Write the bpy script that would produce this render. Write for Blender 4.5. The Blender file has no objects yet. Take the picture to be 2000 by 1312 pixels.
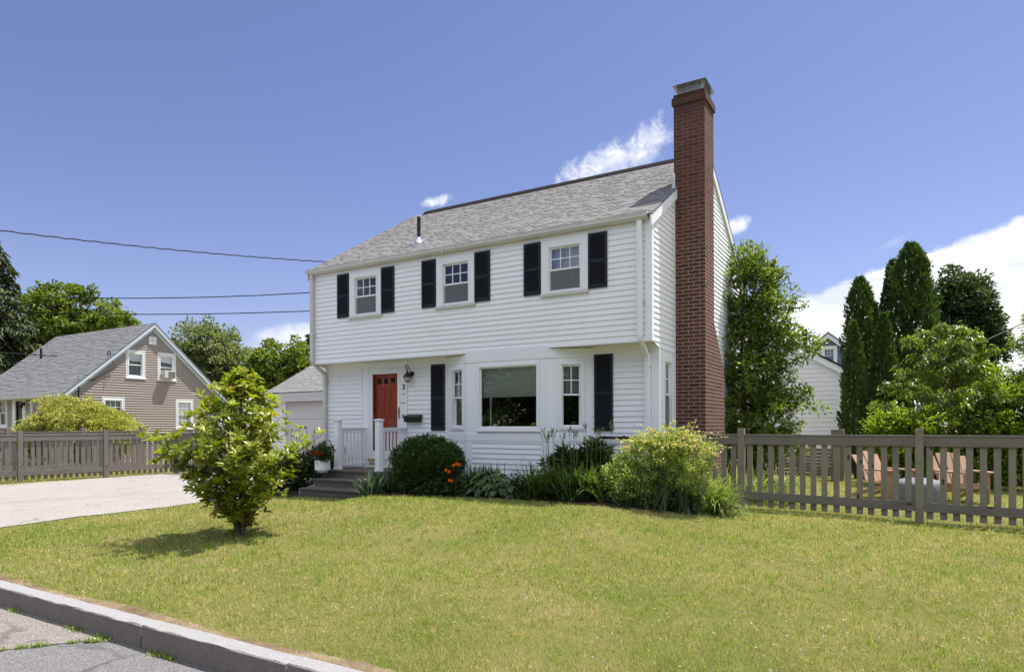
import bpy, math, random
import numpy as np
from mathutils import Vector, Matrix
R = math.radians
rng = np.random.default_rng(7)
random.seed(7)
SC = bpy.context.scene
COL = SC.collection

# ------------------------------------------------------------------ camera
cam_d = bpy.data.cameras.new('camera'); cam = bpy.data.objects.new('camera', cam_d); COL.objects.link(cam)
cam_d.sensor_width = 36; cam_d.lens = 36 * 1284.35 / 2000
cam_d.shift_y = (828.9 - 656) / 2000
cam_d.clip_start = 0.05; cam_d.clip_end = 2000
cam.matrix_world = Matrix.Translation((3.745, -11.036, 1.42)) @ Matrix.Rotation(R(30.74), 4, 'Z') @ Matrix.Rotation(R(90), 4, 'X') @ Matrix.Rotation(R(-.18), 4, 'Z')
SC.camera = cam

# ------------------------------------------------------------------ light and exposure
SUN_AZ, SUN_EL = 30.0, 66.8            # azimuth from +Y towards +X
SUN_STR, SKY_STR, EXPO = 5.0, 0.080, 0.81
sd = bpy.data.lights.new('sun', 'SUN'); so = bpy.data.objects.new('sun', sd); COL.objects.link(so)
sd.energy = SUN_STR; sd.angle = R(.53); sd.color = (1, .955, .88)
sv = Vector((math.sin(R(SUN_AZ)) * math.cos(R(SUN_EL)), math.cos(R(SUN_AZ)) * math.cos(R(SUN_EL)), math.sin(R(SUN_EL))))
so.rotation_euler = sv.to_track_quat('Z', 'Y').to_euler()
so.location = (10, 20, 30)
SC.view_settings.view_transform = 'Standard'; SC.view_settings.look = 'None'
SC.view_settings.gamma = 1; SC.view_settings.exposure = EXPO
SC.cycles.max_bounces = 8; SC.cycles.transparent_max_bounces = 24; SC.cycles.transmission_bounces = 6
SC.cycles.sample_clamp_indirect = 6
try:
    SC.cycles.use_denoising = True; SC.cycles.denoiser = 'OPENIMAGEDENOISE'; SC.cycles.denoising_input_passes = 'RGB_ALBEDO_NORMAL'; SC.cycles.denoising_prefilter = 'NONE'
except Exception:
    pass

class NT:
    """small helper to write node trees"""
    def __init__(s, tree):
        s.t = tree; tree.nodes.clear()
    def n(s, typ, **kw):
        nd = s.t.nodes.new(typ)
        for k, v in kw.items():
            if k == 'i':
                for a, b in v.items():
                    if isinstance(b, bpy.types.NodeSocket): s.t.links.new(b, nd.inputs[a])
                    else: nd.inputs[a].default_value = b
            else: setattr(nd, k, v)
        return nd
    def l(s, a, b): s.t.links.new(a, b)
    def m(s, op, a, b=0.0, c=0.0, clamp=False):
        nd = s.t.nodes.new('ShaderNodeMath'); nd.operation = op; nd.use_clamp = clamp
        for i, v in enumerate((a, b, c)):
            if isinstance(v, bpy.types.NodeSocket): s.t.links.new(v, nd.inputs[i])
            else: nd.inputs[i].default_value = v
        return nd.outputs[0]
    def mix(s, fac, a, b, blend='MIX'):
        nd = s.t.nodes.new('ShaderNodeMix'); nd.data_type = 'RGBA'; nd.blend_type = blend
        for i, v in ((0, fac), (6, a), (7, b)):
            if isinstance(v, bpy.types.NodeSocket): s.t.links.new(v, nd.inputs[i])
            else: nd.inputs[i].default_value = v if i == 0 else (tuple(v) + (1,))[:4]
        return nd.outputs[2]
    def ramp(s, fac, stops):
        nd = s.t.nodes.new('ShaderNodeValToRGB'); cr = nd.color_ramp
        while len(cr.elements) < len(stops): cr.elements.new(.5)
        for e, (p, c) in zip(cr.elements, stops):
            e.position = p; e.color = (tuple(c) + (1,))[:4] if not isinstance(c, (int, float)) else (c, c, c, 1)
        s.t.links.new(fac, nd.inputs[0]); return nd.outputs[0]
    def noise(s, vec, scale, detail=4, rough=.55, dist=0):
        nd = s.n('ShaderNodeTexNoise', i={'Vector': vec, 'Scale': scale, 'Detail': detail, 'Roughness': rough, 'Distortion': dist}); return nd.outputs[0]
    def smooth(s, v, a, b):
        nd = s.n('ShaderNodeMapRange', interpolation_type='SMOOTHSTEP', i={'Value': v, 'From Min': a, 'From Max': b, 'To Min': 0.0, 'To Max': 1.0}); return nd.outputs[0]
    def scale(s, vec, sc):
        nd = s.n('ShaderNodeMapping', i={'Vector': vec, 'Scale': sc}); return nd.outputs[0]

# ------------------------------------------------------------------ sky with clouds
W = bpy.data.worlds.new('World'); SC.world = W; W.use_nodes = True
k = NT(W.node_tree)
sky = k.n('ShaderNodeTexSky', sky_type='NISHITA', sun_disc=False, sun_elevation=R(SUN_EL), sun_rotation=R(SUN_AZ), altitude=50, air_density=1.0, dust_density=.35, ozone_density=2.2)
tc = k.n('ShaderNodeTexCoord').outputs['Generated']
sx = k.n('ShaderNodeSeparateXYZ', i={0: tc})
az = k.m('MULTIPLY', k.m('ARCTAN2', sx.outputs[0], sx.outputs[1]), 57.2958)
el = k.m('MULTIPLY', k.m('ARCSINE', sx.outputs[2]), 57.2958)
n1 = k.noise(tc, 14, 9, .64, .5); n2 = k.noise(tc, 48, 8, .66, .6); n3 = k.noise(k.scale(tc, (3, 3, 11)), 3.2, 6, .55)
nz = k.m('SUBTRACT', k.m('ADD', k.m('MULTIPLY', n1, .55), k.m('MULTIPLY', n2, .45)), .5)
def ell(a0, e0, ra, re, rot, amp, soft):
    da = k.m('SUBTRACT', az, a0); de = k.m('SUBTRACT', el, e0)
    c, s_ = math.cos(R(rot)), math.sin(R(rot))
    u = k.m('DIVIDE', k.m('ADD', k.m('MULTIPLY', da, c), k.m('MULTIPLY', de, s_)), ra)
    v = k.m('DIVIDE', k.m('SUBTRACT', k.m('MULTIPLY', de, c), k.m('MULTIPLY', da, s_)), re)
    r2 = k.m('ADD', k.m('MULTIPLY', u, u), k.m('MULTIPLY', v, v))
    return k.smooth(k.m('ADD', k.m('SUBTRACT', 1.0, r2), k.m('MULTIPLY', nz, amp)), -.05, soft)
F0 = -30.74
# big bright bank rising to the right
edge = k.m('ADD', k.m('MULTIPLY', k.m('SUBTRACT', az, F0 + 22.3), .262), 9.9)
edge = k.m('ADD', edge, k.m('MULTIPLY', nz, 2.6))
edge = k.m('MINIMUM', edge, 17.5)
bank = k.m('MULTIPLY', k.smooth(k.m('SUBTRACT', edge, el), -.12, .55), k.smooth(k.m('ADD', az, k.m('MULTIPLY', nz, 4)), F0 + 19.5, F0 + 22.5))
bank = k.m('MULTIPLY', bank, k.smooth(az, F0 + 150, F0 + 110))
c1 = k.m('MULTIPLY', ell(F0 + 8.9, 21.6, 6.0, 1.7, 21, 6.5, 1.7), 1.0)         # ragged streak behind the chimney
c2 = ell(F0 - 6.6, 18.7, 1.6, .55, 10, 5.5, 1.5)            # puff on the ridge
c3 = ell(F0 + 18.9, 15.9, 1.35, .7, 20, 5, 1.4)          # puff right of the gable
c4 = k.m('MULTIPLY', ell(F0 - 18.0, 7.0, 4.5, 1.6, 6, 2.4, 1.2), .85)     # low veil left of the house
c5 = k.m('MULTIPLY', ell(F0 + 30.2, 13.4, 1.3, .3, 20, 7, 2.0), .25)
cl = k.m('MAXIMUM', k.m('MAXIMUM', bank, c1), k.m('MAXIMUM', k.m('MAXIMUM', c2, c3), k.m('MAXIMUM', c4, c5)))
# unseen cloud behind the camera, added to brighten the shaded front, mirrored in glass
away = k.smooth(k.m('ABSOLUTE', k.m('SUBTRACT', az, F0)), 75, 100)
fill_cloud = k.m('MULTIPLY', k.m('MULTIPLY', k.smooth(k.m('ADD', k.noise(k.scale(tc, (1, 1, 2.2)), 3.1, 7, .55, .3), k.m('MULTIPLY', k.smooth(el, 22, 45), .22)), .52, .66), away), k.smooth(el, 2, 8))
cl = k.m('MAXIMUM', cl, fill_cloud)
ccol = k.mix(k.smooth(n3, .42, .62), (1.0, 1.0, 1.0), (.74, .78, .87))
ccol = k.mix(1.0, ccol, k.mix(away, (8.2, 8.3, 8.6), (12.0, 12.5, 13.3)), 'MULTIPLY')  # unseen cloud made brighter than the visible cloud to fill the shaded walls
skyc = k.mix(1.0, sky.outputs[0], (.955, .825, .99), 'MULTIPLY')
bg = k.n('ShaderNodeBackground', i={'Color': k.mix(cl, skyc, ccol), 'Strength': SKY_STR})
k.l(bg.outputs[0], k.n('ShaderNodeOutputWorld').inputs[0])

# ------------------------------------------------------------------ materials
MATS = {}
def newmat(name):
    m = bpy.data.materials.new(name); m.use_nodes = True; MATS[name] = m
    return m, NT(m.node_tree)
def finish(k, shader, disp=None):
    o = k.n('ShaderNodeOutputMaterial'); k.l(shader, o.inputs[0])
def simple(name, col, rough=.6, var=.12, nscale=6, spec=.4, metal=0, bump=0, bscale=60, stretch=(1, 1, 1), dirt=None):
    """painted or plain surface: colour varied by two noises, slight bump"""
    m, k = newmat(name)
    oc = k.n('ShaderNodeTexCoord').outputs['Object']; v = k.scale(oc, stretch)
    f = k.noise(v, nscale, 6, .6); f2 = k.noise(v, nscale * 9, 3, .6)
    lo = [c * (1 - var) for c in col]; hi = [min(1, c * (1 + var)) for c in col]
    c = k.mix(k.m('ADD', k.m('MULTIPLY', f, .6), k.m('MULTIPLY', f2, .4)), lo, hi)
    if dirt: c = k.mix(k.m('MULTIPLY', k.smooth(k.noise(v, dirt[1], 8, .65), dirt[2], dirt[3]), dirt[4]), c, dirt[0])
    p = k.n('ShaderNodeBsdfPrincipled', i={'Base Color': c, 'Roughness': rough, 'Metallic': metal, 'Specular IOR Level': spec})
    if bump:
        b = k.n('ShaderNodeBump', i={'Height': k.noise(v, bscale, 5, .6), 'Strength': bump, 'Distance': .01}); k.l(b.outputs[0], p.inputs['Normal'])
    finish(k, p.outputs[0]); return m
def leafmat(name, dark, light, tip=None, trans=.42, rough=.42, tw=(1.35, 1.45, .55), spec=.35):
    m, k = newmat(name)
    a = k.n('ShaderNodeAttribute', attribute_name='tint').outputs['Fac']
    stops = [(0, dark), (.6, light), (.9, [c * 1.12 for c in light])]
    stops.append((1.0, tip if tip else [c * 1.2 for c in light]))
    c = k.ramp(a, stops)
    p = k.n('ShaderNodeBsdfPrincipled', i={'Base Color': c, 'Roughness': rough, 'Specular IOR Level': spec})
    t = k.n('ShaderNodeBsdfTranslucent', i={'Color': k.mix(1.0, c, tw, 'MULTIPLY')})
    mx = k.n('ShaderNodeMixShader', i={0: trans, 1: p.outputs[0], 2: t.outputs[0]})
    finish(k, mx.outputs[0]); return m

M_side = simple('white_clapboard', (.83, .835, .84), .5, .05, 1.3, .3, dirt=((.60, .57, .48), 2.2, .56, .80, .45))
M_trim = simple('white_trim_paint', (.80, .81, .825), .5, .05, 3, .3, dirt=((.55, .54, .5), 7, .60, .82, .4))
M_gutter = simple('weathered_gutter', (.58, .57, .54), .5, .10, 3, .4, dirt=((.34, .32, .27), 5, .5, .75, .55), stretch=(1, 1, 4))
M_vinyl = simple('vinyl_frame', (.80, .80, .80), .35, .03, 4, .4)
M_shut = simple('black_shutter', (.010, .011, .016), .45, .2, 8, .35)
M_black = simple('black_metal', (.010, .010, .011), .45, .25, 20, .4)
M_pipe = simple('black_iron_pipe', (.022, .016, .015), .5, .3, 14, .4, dirt=((.09, .035, .02), 18, .55, .75, .6))
M_bronze = simple('bronze_lantern', (.05, .032, .022), .45, .3, 30, .5, metal=.5)
M_brass = simple('brass_handle', (.28, .2, .09), .35, .2, 30, .5, metal=.8)
M_screen = simple('insect_screen', (.17, .17, .175), .85, .1, 40, .1)
M_blind = simple('pleated_blind', (.84, .86, .80), .7, .04, 4, .2)
M_curtain = simple('net_curtain', (.62, .63, .64), .8, .12, 5, .1, stretch=(14, 14, .6))
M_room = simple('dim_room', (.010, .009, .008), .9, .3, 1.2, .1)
M_door = simple('red_door_paint', (.45, .085, .048), .42, .10, 4, .4)
M_comp = simple('composite_decking', (.115, .098, .092), .75, .18, 3, .2, stretch=(1, 9, 9), bump=.15, bscale=30)
M_stringer = simple('pale_stringer', (.30, .36, .35), .7, .15, 3, .2)
M_metal = simple('galvanised_metal', (.42, .42, .40), .42, .25, 8, .5, metal=.75)
M_flash = simple('lead_flashing', (.62, .63, .65), .35, .2, 9, .5, metal=.8)
M_vent = simple('dark_vent_strip', (.022, .018, .017), .95, .2, 9, .05)
M_fab = simple('grey_cover', (.13, .137, .147), .6, .08, 5, .3, bump=.4, bscale=7)
M_garage = simple('garage_door_paint', (.60, .57, .55), .6, .03, 2, .25)
M_taupe = simple('taupe_siding', (.335, .285, .25), .6, .08, 1.5, .3, stretch=(1, 1, 3))
M_bluew = simple('blue_siding', (.12, .17, .26), .6, .06, 2, .3)
M_whitefar = simple('white_rear_siding', (.74, .73, .72), .55, .04, 1, .3, dirt=((.6, .57, .5), 1.5, .55, .8, .35))
M_greytrim = simple('pale_grey_trim', (.60, .66, .74), .5, .06, 3, .3)
M_pot = simple('white_ceramic', (.78, .78, .76), .35, .03, 5, .5)
M_cedar = simple('cedar_chair', (.36, .225, .145), .55, .15, 3, .3, stretch=(3, 3, 12))
M_cable = simple('black_cable', (.012, .012, .013), .6, .1, 10, .3)
M_bark = simple('grey_bark', (.10, .082, .065), .9, .35, 10, .1, stretch=(1, 1, .25), bump=.6, bscale=20)
M_barkd = simple('dark_bark', (.045, .036, .028), .9, .35, 10, .1, stretch=(1, 1, .25), bump=.6, bscale=20)
M_twig = simple('brown_twig', (.09, .06, .04), .85, .3, 14, .1)
M_soil = simple('dark_mulch', (.032, .022, .016), .95, .5, 22, .1, bump=1, bscale=50)
M_ac = simple('beige_appliance', (.55, .53, .49), .5, .05, 6, .3)
M_paint = simple('worn_yellow_paint', (.62, .50, .20), .8, .25, 20, .2)

def glassmat(name, ior=1.75, tint=(.93, .95, .94)):
    m, k = newmat(name)
    fr = k.n('ShaderNodeFresnel', i={'IOR': ior}).outputs[0]
    oc = k.n('ShaderNodeTexCoord').outputs['Object']
    b = k.n('ShaderNodeBump', i={'Height': k.noise(oc, 1.7, 2, .5), 'Strength': .02, 'Distance': .05})
    g = k.n('ShaderNodeBsdfGlossy', i={'Roughness': .015, 'Color': (1, 1, 1, 1), 'Normal': b.outputs[0]})
    t = k.n('ShaderNodeBsdfTransparent', i={'Color': tint + (1,)})
    mx = k.n('ShaderNodeMixShader', i={0: fr, 1: t.outputs[0], 2: g.outputs[0]})
    finish(k, mx.outputs[0]); return m
M_glass = glassmat('window_glass')
M_storm = glassmat('storm_glass', 1.25, (.96, .96, .95))
def meshmat(name, col, hole):
    m, k = newmat(name)
    d = k.n('ShaderNodeBsdfDiffuse', i={'Color': col + (1,)}); t = k.n('ShaderNodeBsdfTransparent')
    mx = k.n('ShaderNodeMixShader', i={0: hole, 1: d.outputs[0], 2: t.outputs[0]}); finish(k, mx.outputs[0]); return m
M_net = meshmat('screen_mesh', (.21, .22, .23), .48)

def woodmat(name, col, axis, var=.28, knots=True):
    m, k = newmat(name)
    oc = k.n('ShaderNodeTexCoord').outputs['Object']
    a = k.n('ShaderNodeAttribute', attribute_name='tint').outputs['Fac']
    off = k.n('ShaderNodeVectorMath', operation='ADD', i={0: oc, 1: k.n('ShaderNodeCombineXYZ', i={0: k.m('MULTIPLY', a, 37.0), 1: k.m('MULTIPLY', a, 11.0), 2: k.m('MULTIPLY', a, 23.0)}).outputs[0]}).outputs[0]
    st = {'x': (.9, 14, 14), 'y': (14, .9, 14), 'z': (14, 14, .9)}[axis]
    v = k.scale(off, st)
    g = k.noise(v, 5, 7, .65, .6); g2 = k.noise(off, 2.2, 3, .5)
    lo = [c * (1 - var) for c in col]; hi = [c * (1 + var) for c in col]
    c = k.mix(g, lo, hi)
    c = k.mix(k.m('MULTIPLY', k.smooth(k.noise(k.scale(off, {'x': (.5, 3, 3), 'y': (3, .5, 3), 'z': (3, 3, .5)}[axis]), 2.4, 5, .65), .5, .72), .45), c, [x * .55 for x in col])
    c = k.mix(k.m('MULTIPLY', a, .55), c, k.mix(.5, c, (col[0] * 1.35, col[1] * 1.3, col[2] * 1.15)))
    c = k.mix(k.smooth(g2, .55, .75), c, [x * .72 for x in col])
    if knots:
        vo = k.n('ShaderNodeTexVoronoi', feature='DISTANCE_TO_EDGE' if False else 'F1', i={'Vector': k.scale(off, {'x': (2.6, 6, 6), 'y': (6, 2.6, 6), 'z': (6, 6, 2.6)}[axis]), 'Scale': 1.0, 'Randomness': 1.0})
        c = k.mix(k.m('MULTIPLY', k.smooth(vo.outputs['Distance'], .15, .09), .85), c, (.035, .024, .018))
    p = k.n('ShaderNodeBsdfPrincipled', i={'Base Color': c, 'Roughness': .85, 'Specular IOR Level': .15})
    b = k.n('ShaderNodeBump', i={'Height': g, 'Strength': .25, 'Distance': .01}); k.l(b.outputs[0], p.inputs['Normal'])
    finish(k, p.outputs[0]); return m
FW = (.215, .192, .152)
M_fz, M_fx = woodmat('fence_wood_upright', FW, 'z', .34), woodmat('fence_wood_rail', (.165, .15, .128), 'x', .34)
GW = (.18, .162, .145)
M_gz, M_gy, M_gx = woodmat('old_wood_upright', GW, 'z'), woodmat('old_wood_rail', GW, 'y'), woodmat('old_wood_board', GW, 'x')
M_bz = woodmat('dark_wood_board', (.05, .042, .036), 'z')

def brickmat():
    m, k = newmat('chimney_brick')
    g = k.n('ShaderNodeNewGeometry'); oc = k.n('ShaderNodeTexCoord').outputs['Object']
    P = k.n('ShaderNodeSeparateXYZ', i={0: oc}); N = k.n('ShaderNodeSeparateXYZ', i={0: g.outputs['True Normal']})
    side = k.m('GREATER_THAN', k.m('ABSOLUTE', N.outputs[0]), .6)
    u = k.m('ADD', k.m('MULTIPLY', P.outputs[0], k.m('SUBTRACT', 1.0, side)), k.m('MULTIPLY', P.outputs[1], side))
    vec = k.n('ShaderNodeCombineXYZ', i={0: k.m('ADD', u, .055), 1: P.outputs[2]}).outputs[0]
    wob = k.n('ShaderNodeVectorMath', operation='ADD', i={0: vec, 1: k.n('ShaderNodeVectorMath', operation='SCALE', i={0: k.n('ShaderNodeTexNoise', i={'Vector': oc, 'Scale': 9.0}).outputs['Color'], 'Scale': .008}).outputs[0]}).outputs[0]
    br = k.n('ShaderNodeTexBrick', offset=.5, i={'Vector': wob, 'Color1': (.0, .0, .0, 1), 'Color2': (1, 1, 1, 1), 'Mortar': (.5, .5, .5, 1), 'Scale': 1.0, 'Mortar Size': .0072, 'Mortar Smooth': .25, 'Bias': 0.0, 'Brick Width': .212, 'Row Height': .0708})
    rnd = br.outputs['Color']
    c = k.ramp(rnd, [(0, (.058, .031, .026)), (.3, (.115, .045, .032)), (.65, (.165, .060, .040)), (1, (.095, .047, .040))])
    big = k.noise(oc, 1.1, 5, .6); c = k.mix(k.m('MULTIPLY', big, .35), c, (.10, .032, .026))
    c = k.mix(k.m('MULTIPLY', k.noise(oc, 60, 3, .6), .35), c, (.05, .02, .016))
    mort = k.mix(k.noise(oc, 6, 4, .6), (.22, .19, .16), (.40, .355, .30))
    up = k.smooth(P.outputs[2], 4.2, 6.0)
    mort = k.mix(k.m('MULTIPLY', up, .75), mort, (.13, .085, .065))
    c = k.mix(br.outputs['Fac'], c, mort)
    c = k.mix(k.m('MULTIPLY', k.smooth(k.noise(oc, 3.4, 6, .7), .68, .76), .5), c, (.40, .36, .33))     # lime bloom
    soot = k.m('MULTIPLY', k.smooth(P.outputs[2], 7.0, 7.6), .55)
    c = k.mix(soot, c, (.045, .028, .024))
    p = k.n('ShaderNodeBsdfPrincipled', i={'Base Color': c, 'Roughness': .88, 'Specular IOR Level': .2})
    h = k.m('ADD', k.m('MULTIPLY', k.m('SUBTRACT', 1.0, br.outputs['Fac']), 1.0), k.m('MULTIPLY', k.noise(oc, 70, 3), .25))
    b = k.n('ShaderNodeBump', i={'Height': h, 'Strength': .8, 'Distance': .008}); k.l(b.outputs[0], p.inputs['Normal'])
    finish(k, p.outputs[0]); return m
M_brick = brickmat()

def shinglemat(name, cols):
    m, k = newmat(name)
    a = k.n('ShaderNodeAttribute', attribute_name='tint').outputs['Fac']; oc = k.n('ShaderNodeTexCoord').outputs['Object']
    c = k.ramp(a, cols)
    c = k.mix(k.m('MULTIPLY', k.noise(oc, 160, 2, .7), .5), c, (.11, .105, .10))
    c = k.mix(k.m('MULTIPLY', k.smooth(k.noise(oc, .7, 5, .6), .45, .75), .2), c, (.22, .21, .20))
    p = k.n('ShaderNodeBsdfPrincipled', i={'Base Color': c, 'Roughness': .95, 'Specular IOR Level': .12}); finish(k, p.outputs[0]); return m
M_shing = shinglemat('grey_shingle', [(0, (.145, .143, .142)), (.3, (.205, .202, .20)), (.7, (.255, .252, .25)), (1, (.315, .312, .31))])
M_shing2 = shinglemat('blue_grey_shingle', [(0, (.12, .122, .13)), (.4, (.175, .178, .187)), (1, (.24, .243, .255))])

def groundmat(name, stops, sc=.55, fine=55, bump=.5, dist=.02):
    m, k = newmat(name)
    oc = k.n('ShaderNodeTexCoord').outputs['Object']
    f = k.m('ADD', k.m('MULTIPLY', k.noise(oc, sc, 6, .62, .4), .72), k.m('MULTIPLY', k.noise(oc, fine, 4, .7), .28))
    c = k.ramp(f, stops)
    p = k.n('ShaderNodeBsdfPrincipled', i={'Base Color': c, 'Roughness': .9, 'Specular IOR Level': .12})
    b = k.n('ShaderNodeBump', i={'Height': k.noise(oc, fine, 6, .7), 'Strength': bump, 'Distance': dist}); k.l(b.outputs[0], p.inputs['Normal'])
    finish(k, p.outputs[0]); return m
M_lawn = groundmat('lawn_ground', [(.3, (.085, .10, .022)), (.48, (.15, .15, .042)), (.6, (.21, .175, .07)), (.72, (.30, .24, .12))], .7, 60, .9, .03)
def asphalt(name, base, spread, stone, joints=False):
    m, k = newmat(name)
    oc = k.n('ShaderNodeTexCoord').outputs['Object']
    vo = k.n('ShaderNodeTexVoronoi', i={'Vector': oc, 'Scale': 150.0, 'Randomness': 1.0})
    c = k.mix(k.noise(oc, 1.1, 6, .65), [b * (1 - spread) for b in base], [b * (1 + spread) for b in base])
    cs = k.n('ShaderNodeSeparateColor', i={0: vo.outputs['Color']})
    c = k.mix(k.m('MULTIPLY', k.smooth(cs.outputs[0], .5, .98), .6), c, stone)
    c = k.mix(k.m('MULTIPLY', k.smooth(cs.outputs[1], .62, .97), .5), c, [b * .5 for b in base])
    c = k.mix(k.m('MULTIPLY', k.smooth(k.noise(oc, 260, 2, .6), .5, .8), .4), c, [b * .5 for b in base])
    cr = k.n('ShaderNodeTexVoronoi', feature='DISTANCE_TO_EDGE', i={'Vector': k.n('ShaderNodeVectorMath', operation='ADD', i={0: oc, 1: k.n('ShaderNodeVectorMath', operation='SCALE', i={0: k.n('ShaderNodeTexNoise', i={'Vector': oc, 'Scale': 1.6, 'Detail': 5.0}).outputs['Color'], 'Scale': .8}).outputs[0]}).outputs[0], 'Scale': .38})
    c = k.mix(k.m('MULTIPLY', k.m('MULTIPLY', k.smooth(cr.outputs['Distance'], .012, .003), k.smooth(k.noise(oc, .8, 3, .6), .42, .6)), .55), c, [b * .35 for b in base])
    c = k.mix(k.m('MULTIPLY', k.smooth(k.noise(oc, .45, 5, .65), .56, .74), .28), c, [b * .55 for b in base])
    p = k.n('ShaderNodeBsdfPrincipled', i={'Base Color': c, 'Roughness': .9, 'Specular IOR Level': .2})
    b = k.n('ShaderNodeBump', i={'Height': vo.outputs['Distance'], 'Strength': .55, 'Distance': .008}); k.l(b.outputs[0], p.inputs['Normal'])
    finish(k, p.outputs[0]); return m
M_road = asphalt('road_asphalt', (.125, .12, .12), .16, (.33, .32, .31))
M_walk = asphalt('worn_asphalt', (.165, .15, .135), .2, (.46, .43, .40))
M_drive = asphalt('drive_asphalt', (.268, .250, .232), .2, (.47, .44, .40))
def granite():
    m, k = newmat('granite')
    oc = k.n('ShaderNodeTexCoord').outputs['Object']
    N = k.n('ShaderNodeSeparateXYZ', i={0: k.n('ShaderNodeNewGeometry').outputs['True Normal']})
    top = k.smooth(N.outputs[2], .5, .9)
    c = k.mix(k.noise(oc, 85, 3, .7), (.17, .165, .165), (.37, .37, .38))
    c = k.mix(k.m('MULTIPLY', k.smooth(k.noise(oc, 2.5, 6, .65), .45, .7), .5), c, (.27, .245, .225))
    st = k.mix(k.noise(k.scale(oc, (9, 9, 1.2)), 2.5, 6, .7), (.11, .09, .072), (.23, .19, .155))
    c = k.mix(k.m('MULTIPLY', k.m('SUBTRACT', 1.0, top), .8), c, st)
    p = k.n('ShaderNodeBsdfPrincipled', i={'Base Color': c, 'Roughness': .85, 'Specular IOR Level': .25})
    b = k.n('ShaderNodeBump', i={'Height': k.m('ADD', k.noise(oc, 45, 6, .65), k.m('MULTIPLY', k.noise(oc, 9, 4, .6), 1.6)), 'Strength': .9, 'Distance': .014}); k.l(b.outputs[0], p.inputs['Normal'])
    finish(k, p.outputs[0]); return m
M_gran = granite()
def grassmat():
    m, k = newmat('grass_blade')
    a = k.n('ShaderNodeAttribute', attribute_name='tint').outputs['Fac']
    oc = k.n('ShaderNodeTexCoord').outputs['Object']
    pn = k.m('ADD', k.m('MULTIPLY', k.noise(oc, .55, 5, .62, .8), .62), k.m('ADD', k.m('MULTIPLY', k.noise(oc, 1.9, 4, .6), .23), k.m('MULTIPLY', k.noise(oc, 6.5, 4, .6), .15)))
    a2 = k.m('FRACT', k.m('MULTIPLY', a, 57.31))
    dry = k.smooth(k.m('ADD', pn, k.m('MULTIPLY', k.m('SUBTRACT', a2, .5), .40)), .535, .63)
    gr = k.ramp(a, [(0, (.045, .09, .014)), (.5, (.225, .325, .046)), (1, (.52, .58, .14))])
    st = k.ramp(a, [(0, (.28, .23, .09)), (.5, (.54, .45, .20)), (1, (.74, .63, .36))])
    lush = k.smooth(k.noise(oc, 1.5, 4, .6), .55, .66)
    c = k.mix(dry, k.mix(k.m('MULTIPLY', lush, .6), gr, (.20, .35, .045)), st)
    p = k.n('ShaderNodeBsdfPrincipled', i={'Base Color': c, 'Roughness': .5, 'Specular IOR Level': .3})
    t = k.n('ShaderNodeBsdfTranslucent', i={'Color': k.mix(1.0, c, (1.25, 1.25, .7), 'MULTIPLY')})
    mx = k.n('ShaderNodeMixShader', i={0: .38, 1: p.outputs[0], 2: t.outputs[0]}); finish(k, mx.outputs[0]); return m
M_grass = grassmat()

L_mag = leafmat('magnolia_leaf', (.062, .105, .010), (.25, .285, .020), (.48, .26, .045), .42, .34, (1.4, 1.5, .5), .5)
L_box = leafmat('boxwood_leaf', (.022, .045, .012), (.055, .10, .022), None, .25, .38)
L_spi = leafmat('spirea_leaf', (.11, .165, .035), (.35, .41, .12), (.72, .52, .40), .42, .5)
L_blade = leafmat('daylily_blade', (.045, .085, .018), (.12, .18, .035), None, .35, .4)
L_bladeb = leafmat('bright_blade', (.10, .16, .03), (.25, .31, .07), None, .4, .35, spec=.6)
L_iris = leafmat('iris_blade', (.042, .072, .042), (.10, .145, .08), None, .3, .38, (1.2, 1.4, .7), .6)
L_hosta = leafmat('hosta_leaf', (.032, .065, .02), (.075, .12, .035), None, .25, .4)
L_dark = leafmat('peony_leaf', (.022, .045, .014), (.05, .085, .022), None, .25, .4)
L_orange = leafmat('orange_petal', (.75, .12, .012), (.85, .20, .02), None, .3, .5, (1.2, 1, .6))
L_red = leafmat('red_petal', (.45, .008, .012), (.6, .015, .02), None, .25, .5, (1, 1, 1))
L_white = leafmat('white_petal', (.7, .7, .68), (.8, .8, .78), None, .3, .5, (1, 1, 1))
L_yel = leafmat('maple_shrub_leaf', (.18, .20, .04), (.40, .39, .12), (.50, .34, .19), .38, .5)
L_chim = leafmat('crab_leaf', (.055, .09, .018), (.16, .215, .038), None, .42, .36, spec=.5)
L_thuja = leafmat('arborvitae_leaf', (.018, .042, .009), (.075, .125, .022), None, .25, .6)
L_maple = leafmat('maple_leaf', (.05, .085, .014), (.145, .185, .028), None, .4, .45)
L_silver = leafmat('silver_leaf', (.10, .125, .06), (.20, .23, .11), None, .35, .45)
L_spruce = leafmat('spruce_needle', (.028, .045, .018), (.075, .095, .035), None, .2, .6)
L_far = leafmat('linden_leaf', (.022, .038, .014), (.058, .085, .03), None, .3, .5)
L_cherry = leafmat('cherry_leaf', (.07, .11, .02), (.19, .25, .042), (.30, .17, .05), .42, .32, spec=.55)
L_shrub = leafmat('forsythia_leaf', (.075, .12, .016), (.22, .29, .036), None, .45, .4)

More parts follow.
